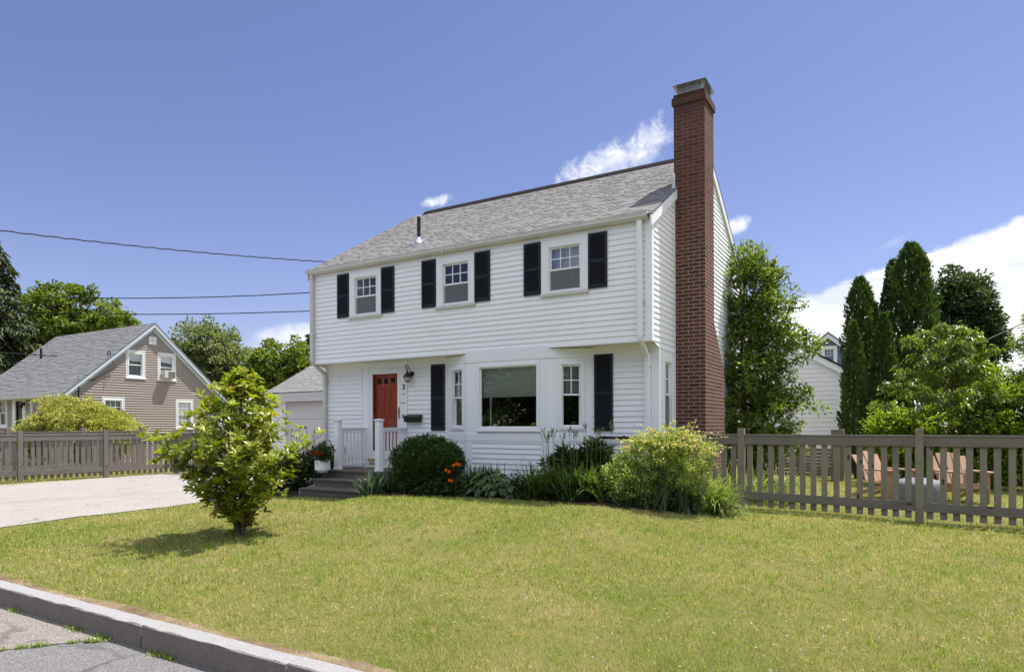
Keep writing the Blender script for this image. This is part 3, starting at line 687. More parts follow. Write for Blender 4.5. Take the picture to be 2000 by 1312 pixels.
# windows ------------------------------------------------------------
def frame_rect(mb, P, a0, a1, z0, z1, w, d0, d1):
    """four sticks round a rectangle; P(a,z,d) places a point"""
    def bx(A0, A1, Z0, Z1): mb.hexa([P(A0, Z0, d0), P(A1, Z0, d0), P(A1, Z0, d1), P(A0, Z0, d1), P(A0, Z1, d0), P(A1, Z1, d0), P(A1, Z1, d1), P(A0, Z1, d1)])
    bx(a0, a0 + w, z0, z1); bx(a1 - w, a1, z0, z1); bx(a0 + w, a1 - w, z1 - w, z1); bx(a0 + w, a1 - w, z0, z0 + w)
def pbox(mb, P, a0, a1, z0, z1, d0, d1, t=None):
    mb.hexa([P(a0, z0, d0), P(a1, z0, d0), P(a1, z0, d1), P(a0, z0, d1), P(a0, z1, d0), P(a1, z1, d0), P(a1, z1, d1), P(a0, z1, d1)], t)
def window(parent, P, a0, a1, z0, z1, zm, trim, cols, rows, sill=True, head=None, lower_grid=None, curtain='both', screen=True, mats=(None, None), deep=(.3, .62)):
    """double hung window; d grows outward from the wall plane. trim = outer casing rectangle or None"""
    tm, fm = mats[0] or M_trim, mats[1] or M_vinyl
    w = MB()
    if trim:
        A0, A1, Z0, Z1 = trim
        pbox(w, P, A0, a0, Z0, Z1, -.01, .024); pbox(w, P, a1, A1, Z0, Z1, -.01, .024); pbox(w, P, a0, a1, z1, Z1, -.01, .023); pbox(w, P, a0, a1, Z0, z0, -.01, .023)
        pbox(w, P, A0 - .012, A1 + .012, Z1, Z1 + .02, -.01, .032)
        for aa in (A0, A1): pbox(w, P, aa - .007, aa + .007, Z0, Z1, -.008, .030)
    else: frame_rect(w, P, a0 - .02, a1 + .02, z0 - .02, z1 + .02, .02, -.02, .026)
    win = w.build('window', tm, parent, bevel=.003)
    if sill and trim:
        s = MB(); pbox(s, P, trim[0] - .02, trim[1] + .02, trim[2] - .01, trim[2] + .05, -.01, .055); s.build('sill', M_gutter if parent is house else tm, win, bevel=.004)
    fr = MB(); frame_rect(fr, P, a0, a1, z0, z1, .04, -.10, .03)
    frame_rect(fr, P, a0 + .04, a1 - .04, zm - .02, z1 - .04, .034, -.045, -.012)
    frame_rect(fr, P, a0 + .04, a1 - .04, z0 + .04, zm + .02, .034, -.085, -.05)
    fr.build('frame', fm, win, bevel=.003)
    g0, g1 = a0 + .072, a1 - .072
    g = MB(); pbox(g, P, g0, g1, zm + .012, z1 - .072, -.030, -.027); pbox(g, P, g0, g1, z0 + .072, zm - .012, -.068, -.065); g.build('glass', M_glass, win)
    mu = MB()
    def grid(cols, rows, zb, zt, dd):
        for i in range(1, cols): a = g0 + (g1 - g0) * i / cols; pbox(mu, P, a - .009, a + .009, zb, zt, dd - .004, dd + .010)
        for i in range(1, rows): z = zb + (zt - zb) * i / rows; pbox(mu, P, g0, g1, z - .009, z + .009, dd - .003, dd + .009)
    grid(cols, rows, zm + .012, z1 - .072, -.026)
    if lower_grid: grid(lower_grid[0], lower_grid[1], z0 + .072, zm - .012, -.064)
    if mu.v: mu.build('muntin', fm, win)
    if screen:
        s = MB(); pbox(s, P, a0 + .045, a1 - .045, z0 + .045, zm - .01, -.022, -.020); s.build('screen', M_net, win)
        s = MB(); frame_rect(s, P, a0 + .04, a1 - .04, z0 + .04, zm - .004, .018, -.026, -.014); s.build('screen_frame', M_metal if False else M_gutter, win)
    c = MB()
    zlo = z0 if curtain == 'both' else (zm if curtain == 'top' else z1)
    if curtain:
        n = 14
        for i in range(n):
            A, B = a0 + (a1 - a0) * i / n, a0 + (a1 - a0) * (i + 1) / n; o = .012 if i % 2 else -.012
            c.face([P(A, zlo, -.16 - o), P(B, zlo, -.16 + o), P(B, z1, -.16 + o), P(A, z1, -.16 - o)])
        c.build('curtain', M_curtain, win, fixn=False)
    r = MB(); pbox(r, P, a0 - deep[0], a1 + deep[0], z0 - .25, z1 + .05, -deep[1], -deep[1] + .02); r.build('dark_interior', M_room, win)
    return win
PF = lambda a, z, d: (a, -d, z)
PG = lambda a, z, d: (d, a, z)
for x, i in wh:
    window(house, PF, x - .36, x + .36, 3.885, 4.785, 4.325, (x - .478, x + .478, 3.835, 4.895), 3, 2, curtain=('both', 'both', 'both')[i - 1])
window(house, PG, .63, 1.10, 1.30, 2.60, 1.97, (.55, 1.30, 1.27, 2.76), 2, 2, screen=True, curtain='top', deep=(.1, .62))
def shutter(a0, a1, z0, z1, y):
    m = MB(); P = lambda a, z, d: (a, y - d, z); w = a1 - a0; st = .045
    zm = z0 + (z1 - z0) * .49
    pbox(m, P, a0, a0 + st, z0, z1, .012, .038); pbox(m, P, a1 - st, a1, z0, z1, .012, .038)
    for zb, zt in ((z0, z0 + .075), (zm - .03, zm + .03)): pbox(m, P, a0 + st, a1 - st, zb, zt, .0125, .0375)
    n = 12; c = (a0 + a1) / 2; hw = w / 2 - st; zt0 = z1 - .085
    arch = [(c + hw * math.cos(math.pi * i / n), zt0 + .055 * math.sin(math.pi * i / n)) for i in range(n + 1)]
    m.prism([(a1 - st, z1)] + arch + [(a0 + st, z1)], lambda p, q, d: P(p, q, d), .0125, .0375)
    pbox(m, P, a0 + st, a1 - st, z0 + .07, z1 - .03, .013, .017)
    for zb, zt in ((z0 + .075, zm - .03), (zm + .03, z1 - .05)):
        k_ = int((zt - zb) / .03)
        for i in range(k_):
            z = zb + (zt - zb) * (i + .5) / k_
            m.hexa([P(a0 + st, z - .014, .016), P(a1 - st, z - .014, .016), P(a1 - st, z - .010, .034), P(a0 + st, z - .010, .034), P(a0 + st, z + .012, .016), P(a1 - st, z + .012, .016), P(a1 - st, z - .004, .034), P(a0 + st, z - .004, .034)])
    return m.build('shutter', M_shut, house)
for xl in (-7.491, -6.153, -5.019, -3.672, -2.528, -1.178): shutter(xl, xl + .37, 3.886, 4.884, 0)
for xl in (-5.086, -1.237): shutter(xl, xl + .37, 1.298, 2.727, YL)

# bay window ---------------------------------------------------------
BA, BB, BC, BD = (-4.69, YL), (-3.87, -.02), (-2.03, -.02), (-1.247, YL)
bay = MB()
def planeP(p, q, flip=1):
    p, q = Vector(p), Vector(q); u = (q - p).normalized(); n = Vector((u.y, -u.x))
    return (lambda a, z, d: (p.x + u.x * a + n.x * d, p.y + u.y * a + n.y * d, z)), (q - p).length, u, n
wn_c = (-3.617 + 3.87, -2.19 + 3.87, 1.30, 2.615)
Pc, Lc, uc, nc = planeP(BB, BC); Pl, Ll, ul, nl = planeP(BA, BB); Pr, Lr, ur, nr = planeP(BC, BD)
side_l = (Ll * (1 - .76), Ll * (1 - .09), 1.29, 2.645); side_r = (Lr * .21, Lr * .81, 1.29, 2.63)
def face_with_hole(mb, P, L, z0, z1, h):
    for a0, a1, b0, b1 in ((0, h[0], z0, z1), (h[1], L, z0, z1), (h[0], h[1], h[3], z1), (h[0], h[1], z0, h[2])):
        if a1 - a0 > .005: pbox(mb, P, a0, a1, b0, b1, -.03, 0)
ZB, ZT = 1.10, ZOV + .0
face_with_hole(bay, Pc, Lc, ZB, ZOV + .035, wn_c); face_with_hole(bay, Pl, Ll, ZB, ZOV - .025, side_l); face_with_hole(bay, Pr, Lr, ZB, ZOV - .025, side_r)
for P, L, zt in ((Pc, Lc, ZOV + .03), (Pl, Ll, ZOV - .03), (Pr, Lr, ZOV - .03)):
    pbox(bay, P, .0, L, 2.672, zt, -.004, .012); pbox(bay, P, 0, L, ZB - .006, 1.245, -.004, .010)
for P, L in ((Pc, Lc), (Pl, Ll), (Pr, Lr)):
    pbox(bay, P, .0, .13, -.06, ZB, -.03, .004); pbox(bay, P, L - .13, L, -.06, ZB, -.03, .0045)
bayo = bay.build('bay_window', M_trim, house, bevel=.003)
sid = MB()
for P, L, u, n, p in ((Pc, Lc, uc, nc, BB), (Pl, Ll, ul, nl, BA), (Pr, Lr, ur, nr, BC)):
    o = (p[0] - n.x * .012, p[1] - n.y * .012); clap(sid, o, (u.x, u.y), (n.x, n.y), -.06, ZB, .1016, lambda z, L=L: (.13, L - .13))
sid.build('bay_siding', M_side, bayo)
pw = MB(); frame_rect(pw, Pc, wn_c[0], wn_c[1], wn_c[2], wn_c[3], .055, -.05, .022); frame_rect(pw, Pc, wn_c[0] + .055, wn_c[1] - .055, wn_c[2] + .055, wn_c[3] - .05, .03, -.05, -.012)
pbox(pw, Pc, wn_c[0] - .01, wn_c[1] + .01, wn_c[2] - .02, wn_c[2] + .012, .0, .035); pw.build('picture_frame', M_vinyl, bayo, bevel=.003)
g = MB(); pbox(g, Pc, wn_c[0] + .07, wn_c[1] - .07, wn_c[2] + .07, wn_c[3] - .07, -.034, -.030); g.build('picture_glass', M_glass, bayo)
bl = MB(); n_ = 40; zb0, zb1 = 1.99, 2.60
for i in range(n_):
    z, z2 = zb0 + (zb1 - zb0) * i / n_, zb0 + (zb1 - zb0) * (i + 1) / n_; d1_, d2_ = (-.10, -.112) if i % 2 else (-.112, -.10)
    bl.face([Pc(wn_c[0] + .03, z, d1_), Pc(wn_c[1] - .03, z, d1_), Pc(wn_c[1] - .03, z2, d2_), Pc(wn_c[0] + .03, z2, d2_)])
pbox(bl, Pc, wn_c[0] + .03, wn_c[1] - .03, zb0 - .025, zb0, -.116, -.096); bl.build('blind', M_blind, bayo, fixn=False)
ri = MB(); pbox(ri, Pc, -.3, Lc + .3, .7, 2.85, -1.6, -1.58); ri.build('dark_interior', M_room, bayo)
for P, h, cu in ((Pl, side_l, 'top'), (Pr, side_r, 'top')):
    window(bayo, P, h[0] + .045, h[1] - .045, 1.335, h[3] - .045, 1.985, None, 2, 2, sill=False, curtain=cu, screen=False, deep=(.02, .26))
    c = MB(); frame_rect(c, P, h[0], h[1], h[2], h[3], .045, -.04, .012); c.build('casing', M_trim, bayo)

# front door ---------------------------------------------------------
PL_ = lambda a, z, d: (a, YL - d, z)
dc = MB()
pbox(dc, PL_, -7.10, -6.905, .44, 2.86, -.01, .026); pbox(dc, PL_, -5.94, -5.764, .44, 2.86, -.01, .026)
pbox(dc, PL_, -6.905, -5.94, 2.69, 2.862, -.01, .016); pbox(dc, PL_, -6.905, -5.94, 2.80, 2.84, .016, .030); pbox(dc, PL_, -6.95, -5.90, 2.69, 2.705, .0, .05)
pbox(dc, PL_, -7.11, -7.10, .44, 2.86, -.01, .034); pbox(dc, PL_, -5.764, -5.752, .44, 2.86, -.01, .034)
doorway = dc.build('door_casing', M_trim, house, bevel=.003)
sl = MB(); pbox(sl, PL_, -6.92, -5.93, .60, .655, -.12, .05); pbox(sl, PL_, -6.90, -5.94, .44, .60, -.05, .01); sl.build('threshold', simple('ochre_sill', (.42, .34, .16), .6, .15, 6), doorway)
st = MB(); frame_rect(st, PL_, -6.895, -5.945, .66, 2.685, .10, -.02, .022); frame_rect(st, PL_, -6.905, -5.935, .652, 2.692, .014, -.02, .030)
pbox(st, PL_, -6.82, -6.02, .66, .83, -.02, .0215)
storm = st.build('storm_door', M_vinyl, house, bevel=.004)
g = MB(); pbox(g, PL_, -6.80, -6.04, .82, 2.59, -.002, .002); g.build('glass', M_storm, storm)
hd = MB(); pbox(hd, PL_, -6.005, -5.972, 1.56, 1.82, .020, .034); hd.tube([PL_(-5.985, 1.73, .03), PL_(-5.985, 1.73, .07), PL_(-6.09, 1.735, .075)], .010, 8); hd.build('handle', M_brass, storm)
rd = MB(); pbox(rd, PL_, -6.89, -5.95, .655, 2.68, -.14, -.10)
dw = [(-6.80 + .055 + i * .205, -6.80 + .055 + i * .205 + .125) for i in range(4)]
frame_rect(rd, PL_, -6.89, -5.95, .655, 2.68, .10, -.10, -.088)
pbox(rd, PL_, -6.79, -6.05, 2.28, 2.36, -.10, -.0885); pbox(rd, PL_, -6.79, -6.05, 2.50, 2.58, -.10, -.0885)
xs_ = [-6.79] + [v for p_ in dw for v in p_] + [-6.05]
for i in range(0, len(xs_), 2):
    if xs_[i + 1] - xs_[i] > .01: pbox(rd, PL_, xs_[i], xs_[i + 1], 2.36, 2.50, -.10, -.089)
pbox(rd, PL_, -6.49, -6.35, .755, 2.28, -.10, -.0885); pbox(rd, PL_, -6.79, -6.05, 1.42, 1.54, -.10, -.088)
for a0, a1 in ((-6.75, -6.53), (-6.31, -6.09)):
    for z0, z1 in ((.80, 1.38), (1.58, 2.24)): pbox(rd, PL_, a0, a1, z0, z1, -.10, -.091)
red = rd.build('front_door', M_door, house, bevel=.004)
M_lite = simple('dark_glass', (.012, .016, .016), .08, .2, 3, .6)
for a0, a1 in dw: li = MB(); pbox(li, PL_, a0, a1, 2.36, 2.50, -.099, -.095); li.build('lite', M_lite, red)
# house number, two old letter pins and bell push on the casing
cv = bpy.data.curves.new('house_number', 'FONT'); cv.body = '3'; cv.size = .165; cv.extrude = .004; cv.align_x = 'CENTER'; cv.materials.append(M_black)
cv.offset = .003
no = bpy.data.objects.new('house_number', cv); COL.objects.link(no)
bpy.context.view_layer.update()
dg = bpy.context.evaluated_depsgraph_get(); me = bpy.data.meshes.new_from_object(no.evaluated_get(dg)); bpy.data.objects.remove(no)
no = bpy.data.objects.new('house_number', me); COL.objects.link(no)
if not me.materials: me.materials.append(M_black)
me.transform(Matrix.Translation((-5.852, YL - .031, 2.215)) @ Matrix.Shear('XY', 4, (0, 0)) @ Matrix.Rotation(R(90), 4, 'X'))
attach(no, house)
for q in ((-5.90, -5.81, 2.113, 2.122), (-5.93, -5.80, 1.912, 1.922)): bp = MB(); pbox(bp, PL_, *q, .026, .036); bp.build('door_pin', M_black, house)
bp = MB(); pbox(bp, PL_, -5.882, -5.855, 1.585, 1.66, .026, .038); bp.build('bell_push', M_bronze, house)

# wall lantern, mailbox, gas pipe ---------------------------------------
lx, ly = -5.66, YL - .13
lan = thing('wall_lantern', 'old bronze carriage lantern with scrolled arm on the casing beside the red door', 'lantern', (lx, YL, 2.4))
m = MB(); m.tube([(lx + .035, YL - .01, 2.555), (lx + .035, YL - .045, 2.555)], [.06, .045], 16); m.build('back_plate', M_bronze, lan)
m = MB(); arc = [(lx + .03 - .0 * i, YL - .04 - .012 * i, 2.56 + .0 * i) for i in range(2)]
sc = [(lx + .03, YL - .04, 2.55), (lx + .035, YL - .08, 2.63), (lx + .02, YL - .12, 2.71), (lx - .01, YL - .15, 2.735), (lx - .04, YL - .155, 2.71), (lx - .045, YL - .15, 2.66), (lx - .02, YL - .14, 2.635), (lx, YL - .135, 2.65), (lx - .005, YL - .135, 2.67)]
m.tube(sc, .008, 8); m.tube([(lx, ly, 2.60), (lx, ly, 2.66), (lx - .03, ly, 2.72)], .007, 8); m.build('scroll_arm', M_bronze, lan, smooth=True)
m = MB(); m.lathe((lx, ly, 2.40), [(.098, .075), (.092, .09), (.065, .13), (.04, .16), (.022, .19), (.012, .21)], 16); m.lathe((lx, ly, 2.40), [(.03, -.035), (.05, -.028), (.055, -.012)], 16); m.build('lantern_cap', M_bronze, lan, smooth=True)
m = MB(); m.lathe((lx, ly, 2.40), [(.052, -.012), (.082, .072)], 8); m.build('pane', simple('frosted_pane', (.62, .62, .58), .3, .1, 8, .5), lan)
m = MB()
for q in range(8):
    an = 2 * math.pi * q / 8; m.beam((lx + .053 * math.cos(an), ly + .053 * math.sin(an), 2.388), (lx + .085 * math.cos(an), ly + .085 * math.sin(an), 2.475), .008, .008)
m.build('cage_bar', M_bronze, lan)
mbx = thing('mailbox', 'black wall mailbox with sloping lid right of the red door', 'mailbox', (-5.56, YL, 1.5))
m = MB(); m.prism([(0, 1.478), (-.11, 1.488), (-.115, 1.60), (0, 1.645)], lambda a_, b_, d: (d, YL - .013 + a_, b_), -5.775, -5.345); m.build('body', M_black, mbx, bevel=.008)
m = MB(); m.prism([(0, 1.648), (-.125, 1.602), (-.13, 1.575), (-.122, 1.575), (-.118, 1.597), (0, 1.640)], lambda a_, b_, d: (d, YL - .013 + a_, b_), -5.79, -5.33); m.build('lid', M_black, mbx)
gp_ = thing('gas_pipe', 'dark iron gas pipe elbowing along the white wall above the flower bed', 'pipe', (-1.1, .3, 0))
m = MB(); m.tube([(-1.12, .27, -.02), (-1.12, .27, 1.13), (-1.105, .27, 1.168), (-1.07, .27, 1.18), (-.2, .27, 1.165)], .026, 10)
for x in (-1.0, -.62, -.40): m.tube([(x - .02, .27, 1.178), (x + .02, .27, 1.177)], .035, 10)
m.tube([(-1.12, .27, 1.08), (-1.12, .27, 1.12)], .034, 10); m.build('pipe_run', M_pipe, gp_, smooth=False)
m = MB()
for x in (-.62, -.36): m.tube([(x, .30, 1.16), (x, .31, .5)], .008, 6); m.box(x - .012, x + .012, .27, YL - .005, 1.19, 1.205)
m.build('bracket', M_metal, gp_)

# porch --------------------------------------------------------------
porch = thing('porch', 'small front porch with white railings and brown composite steps below the red door', 'porch', (-6.4, -.5, 0))
m = MB()
for i, (y0, y1) in enumerate(((-.72, -.585), (-.58, -.445), (-.44, -.305), (-.30, -.165), (-.16, -.025), (-.02, .115), (.12, .255), (.26, .375))): m.box(-7.28, -5.58, y0, y1, .405, .44)
m.build('deck', M_comp, porch, bevel=.004)
m = MB(); m.box(-7.25, -5.61, -.70, -.68, .27, .405); m.box(-7.25, -7.22, -.68, .37, -.06, .404); m.box(-5.64, -5.61, -.68, .37, -.06, .404); m.build('skirt', M_comp, porch)
for zt, y0, y1, xa, xb in ((.285, -1.20, -.70, -7.08, -5.36), (.13, -1.62, -1.17, -6.98, -5.24)):
    m = MB(); n = 3; wd = (y1 - y0 - .01 * (n - 1)) / n
    for i in range(n): m.box(xa, xb, y0 + i * (wd + .01), y0 + i * (wd + .01) + wd, zt - .032, zt)
    t_ = m.build('tread', M_comp, porch, bevel=.004)
    m = MB(); m.box(xa + .03, xb - .03, y0 + .025, y0 + .045, zt - .18, zt - .033); m.build('riser', M_comp, t_)
for xa in (-5.40, -7.02):
    m = MB(); m.hexa([(xa, -1.58, -.08), (xa + .03, -1.58, -.08), (xa + .03, -.70, -.08), (xa, -.70, -.08), (xa, -1.58, .09), (xa + .03, -1.58, .09), (xa + .03, -.70, .24), (xa, -.70, .24)]); m.build('stringer', M_stringer, porch)
def newel(x, y, z0, z1, w=.062):
    m = MB(); m.box(x - w, x + w, y - w, y + w, z0, z1 - .03)
    m.box(x - w - .012, x + w + .012, y - w - .012, y + w + .012, z0, z0 + .04); m.box(x - w - .006, x + w + .006, y - w - .006, y + w + .006, z0 + .04, z0 + .06)
    m.box(x - w - .006, x + w + .006, y - w - .006, y + w + .006, z1 - .055, z1 - .035)
    a = w + .02; m.box(x - a, x + a, y - a, y + a, z1 - .035, z1 - .015); m.hexa([(x - a, y - a, z1 - .015), (x + a, y - a, z1 - .015), (x + a, y + a, z1 - .015), (x - a, y + a, z1 - .015), (x - .02, y - .02, z1 + .005), (x + .02, y - .02, z1 + .005), (x + .02, y + .02, z1 + .005), (x - .02, y + .02, z1 + .005)])
    return m.build('newel_post', M_vinyl, porch, bevel=.003)
for x in (-7.0, -5.8):
    newel(x, -.50, .44, 1.55)
    m = MB(); m.box(x - .045, x + .045, -.44, .375, 1.335, 1.362); m.box(x - .028, x + .028, -.44, .375, 1.285, 1.3345); m.box(x - .026, x + .026, -.44, .375, .525, .565); m.box(x - .03, x + .03, .30, .374, .44, 1.286)
    rl = m.build('railing', M_vinyl, porch, bevel=.003)
    m = MB()
    for i in range(6): y = -.34 + i * .112; m.box(x - .017, x + .017, y - .017, y + .017, .565, 1.285)
    m.build('baluster', M_vinyl, rl)

# ------------------------------------------------------------------ garage left behind the house
GY, GX0, GX1, GZ = 3.23, -13.75, -8.36, 2.17
gar = thing('garage', 'low white garage with grey shingle roof tucked behind the left end of the white house', 'garage', (-11, 6, 0))
m = MB(); m.box(-8.75, GX1, GY, GY + .12, -.1, GZ); m.build('wall', M_side, gar)
m = MB(); m.box(GX0, -13.1, GY, GY + .12, -.1, GZ); m.box(GX0, GX0 + .12, GY + .12, 9.2, -.1, 2.45); m.box(GX0, GX1, 9.2, 9.3, -.1, 2.4)
for yy, zz in ((4.5, 3.1), (6.2, 3.95)): pass
m.prism([(GY, 2.44), (9.3, 2.44), (6.27, 4.05)], lambda a_, b_, d: (d, a_, b_), GX0, GX0 + .1); m.build('wall', M_side, gar)
m = MB(); m.box(GX0 - .12, GX1, GY - .13, GY - .11, GZ - .01, GZ + .28); m.box(GX0 - .12, GX1, GY - .11, GY + .2, GZ - .012, GZ + .012); m.box(GX0 - .12, GX1, GY - .138, GY - .1305, GZ + .14, GZ + .285); m.build('fascia', M_garage, gar)
up = Vector((0, 1, .53)).normalized()
shingles((GX0 - .15, GY - .16, GZ + .285), (1, 0, 0), up, GX1 - GX0 + .13, 3.6, .14).build('roof', M_shing, gar, fixn=False)
m = MB(); r0 = Vector((GX0 - .15, GY - .16, GZ + .27)) + up * 3.6
m.hexa([(GX0 - .15, r0.y, r0.z - .03), (GX1, r0.y, r0.z - .03), (GX1, 9.5, 2.4), (GX0 - .15, 9.5, 2.4), (GX0 - .15, r0.y, r0.z), (GX1, r0.y, r0.z), (GX1, 9.5, 2.44), (GX0 - .15, 9.5, 2.44)]); m.build('rear_roof', M_shing, gar)
m = MB()
for i in range(4): m.box(-13.09, -8.76, GY + .04, GY + .075, .01 + i * .535, .01 + i * .535 + .529)
m.build('overhead_door', M_garage, gar, bevel=.004)

# ------------------------------------------------------------------ taupe cape cottage
CX1, CX0, KY0, KY1, KR, KZ, KZR = -23.07, -30.9, 1.52, 8.05, 4.84, 2.66, 5.58
cape = thing('cottage', 'taupe clapboard cottage with grey roof and pale blue gable trim behind the old fence', 'house', (-27, 4.8, 0))
kf = (KZR - KZ) / (KR - KY0); kb_ = (KZR - KZ) / (KY1 - KR)
m = MB()
kw = [(3.80, 4.44, 3.40, 4.38), (5.11, 5.76, 3.38, 4.38), (5.90, 6.56, 1.34, 2.47), (2.88, 3.60, 1.34, 2.47)]
def kspan(z):
    if z < KZ: return (KY0, KY1)
    return (KY0 + (z - KZ) / kf + .02, KY1 - (z - KZ) / kb_ - .02)
clap(m, (CX1, 0), (0, 1), (1, 0), -.1, KZR - .08, .1016, kspan, kw, .030)
m.build('gable_wall', M_taupe, cape)
m = MB(); kd = (-26.93, -26.37, .35, 2.42); kwf = [(-28.5, -27.75, 1.42, 2.5), (-25.65, -24.92, 1.42, 2.5), (-24.3, -23.62, 1.42, 2.5)]
clap(m, (0, KY0), (1, 0), (0, -1), -.1, KZ, .1016, lambda z: (CX0, CX1), [kd] + kwf, .016)
clap(m, (CX0, KY1), (0, -1), (-1, 0), -.1, KZR - .1, .2, lambda z: (KY1 - kspan(z)[1], KY1 - kspan(z)[0])); m.face([(CX0, KY1, -.1), (CX1, KY1, -.1), (CX1, KY1, KZ), (CX0, KY1, KZ)])
m.build('front_wall', M_taupe, cape)
up = Vector((0, 1, kf)).normalized()
shingles((CX0 - .12, KY0 - .22, KZ - .22 * kf + .10), (1, 0, 0), up, CX1 - CX0 + .32, math.hypot(KR - KY0 + .22, (KR - KY0 + .22) * kf), .15, mn=.15, mx=.5, thick=.010).build('roof', M_shing2, cape, fixn=False)
m = MB(); m.hexa([(CX0 - .12, KR, KZR + .06), (CX1 + .2, KR, KZR + .06), (CX1 + .2, KY1 + .2, KZ - .2 * kb_ + .06), (CX0 - .12, KY1 + .2, KZ - .2 * kb_ + .06), (CX0 - .12, KR, KZR + .10), (CX1 + .2, KR, KZR + .10), (CX1 + .2, KY1 + .2, KZ - .2 * kb_ + .10), (CX0 - .12, KY1 + .2, KZ - .2 * kb_ + .10)]); m.build('rear_roof', M_shing2, cape)
m = MB()
for (ya, za), (yb, zb) in (((KY0 - .2, KZ - .2 * kf + .085), (KR, KZR + .085)), ((KY1 + .2, KZ - .2 * kb_ + .055), (KR, KZR + .055))):
    for x0, x1, h, o in ((CX1 + .16, CX1 + .185, .15, 0), (CX1 + .03, CX1 + .16, .03, .12), (CX1 + .02, CX1 + .05, .17, .12)):
        m.hexa([(x0, ya, za - h - o), (x1, ya, za - h - o), (x1, yb, zb - h - o), (x0, yb, zb - h - o), (x0, ya, za - o), (x1, ya, za - o), (x1, yb, zb - o), (x0, yb, zb - o)])
m.box(CX1 - .05, CX1 + .17, KY0 - .2, KY0 + .02, KZ - .34, KZ - .12); m.box(CX1 - .05, CX1 + .17, KY1 - .02, KY1 + .22, KZ - .30, KZ - .12)
m.box(CX1 + .0, CX1 + .03, KY1 - .10, KY1, -.1, KZ - .2); m.box(CX1 + .0, CX1 + .03, KY0, KY0 + .08, -.1, KZ - .2)
m.build('gable_trim', M_greytrim, cape)
m = MB(); m.box(CX0, CX1 + .12, KY0 - .32, KY0 - .22, KZ - .17, KZ - .05); m.box(CX0, CX1 + .05, KY0 - .22, KY0, KZ - .20, KZ - .16); m.tube([(CX1 - .1, KY0 - .27, KZ - .16), (CX1 - .12, KY0 - .10, KZ - .42), (CX1 - .12, KY0 - .06, KZ - .6), (CX1 - .12, KY0 - .06, 0)], .04, 8); m.build('gutter', M_gutter, cape)
PKg = lambda a, z, d: (CX1 + d, a, z); PKf = lambda a, z, d: (a, KY0 - d, z)
for i, (a0, a1, z0, z1) in enumerate(kw):
    window(cape, PKg, a0, a1, z0, z1, z0 + (z1 - z0) * .5, (a0 - .07, a1 + .07, z0 - .07, z1 + .08), 3 if i > 1 else 1, 2 if i > 1 else 1, lower_grid=(3, 2) if i == 2 else None, screen=False, curtain='both' if i < 2 else 'top')
for a0, a1, z0, z1 in kwf: window(cape, PKf, a0, a1, z0, z1, z0 + (z1 - z0) * .5, (a0 - .07, a1 + .07, z0 - .07, z1 + .08), 3, 2, screen=False, curtain='top')
m = MB(); pbox(m, PKf, -27.2, -26.95, .2, 2.52, 0, .04); pbox(m, PKf, -26.35, -26.1, .2, 2.52, 0, .04); pbox(m, PKf, -26.95, -26.35, 2.43, 2.52, 0, .04); dco = m.build('door_casing', M_trim, cape)
m = MB(); pbox(m, PKf, -26.94, -26.36, .3, 2.42, -.08, -.03); m.build('front_door', simple('dark_brown_door', (.022, .012, .012), .4, .2, 5, .4), dco)
m = MB(); pbox(m, PKf, -26.22, -26.10, 2.24, 2.36, .04, .16); m.tube([PKf(-26.16, 2.24, .12), PKf(-26.16, 2.16, .2)], [.05, .08], 8); m.build('wall_lamp', M_black, cape)
m = MB(); pbox(m, PKg, 4.66, 4.97, 4.78, 5.10, .01, .05)
for i in range(6): m.hexa([PKg(4.69, 4.81 + i * .045, .05), PKg(4.94, 4.81 + i * .045, .05), PKg(4.94, 4.815 + i * .045, .075), PKg(4.69, 4.815 + i * .045, .075), PKg(4.69, 4.845 + i * .045, .05), PKg(4.94, 4.845 + i * .045, .05), PKg(4.94, 4.825 + i * .045, .06), PKg(4.69, 4.825 + i * .045, .06)])
m.build('louvre_vent', M_vinyl, cape)
m = MB(); m.tube([(-29.2, 3.4, KZ + 1.88 * kf), (-29.2, 3.4, KZ + 1.88 * kf + .55)], .05, 8); m.build('vent_pipe', M_black, cape)
m = MB(); m.tube([(CX1 + .1, 3.0, 4.15), (CX1 + .1, 2.98, 4.32), (CX1 + .1, 3.05, 4.36), (CX1 + .1, 3.1, 4.2)], .022, 6); m.tube([(CX1 + .05, 1.95, .5), (CX1 + .05, 1.95, 3.2)], .02, 6); m.tube([(CX1 + .1, 3.06, 4.1), (CX1 + .22, 3.2, 3.78), (CX1 + .1, 3.25, 3.74), (CX1 + .05, 2.5, 3.2), (CX1 + .04, 1.95, 3.1)], .012, 6); m.build('service_mast', M_cable, cape)
ac = thing('window_air_conditioner', 'beige air conditioner box hanging from the cottage upper right window', 'air conditioner', (CX1, 5.43, 3.4))
m = MB(); m.box(CX1 - .1, CX1 + .26, 5.20, 5.68, 3.415, 3.74); m.build('casing', M_ac, ac, bevel=.01)
m = MB()
for i in range(9): m.box(CX1 + .262, CX1 + .27, 5.36, 5.66, 3.44 + i * .03, 3.455 + i * .03)
m.build('grille', M_screen, ac)

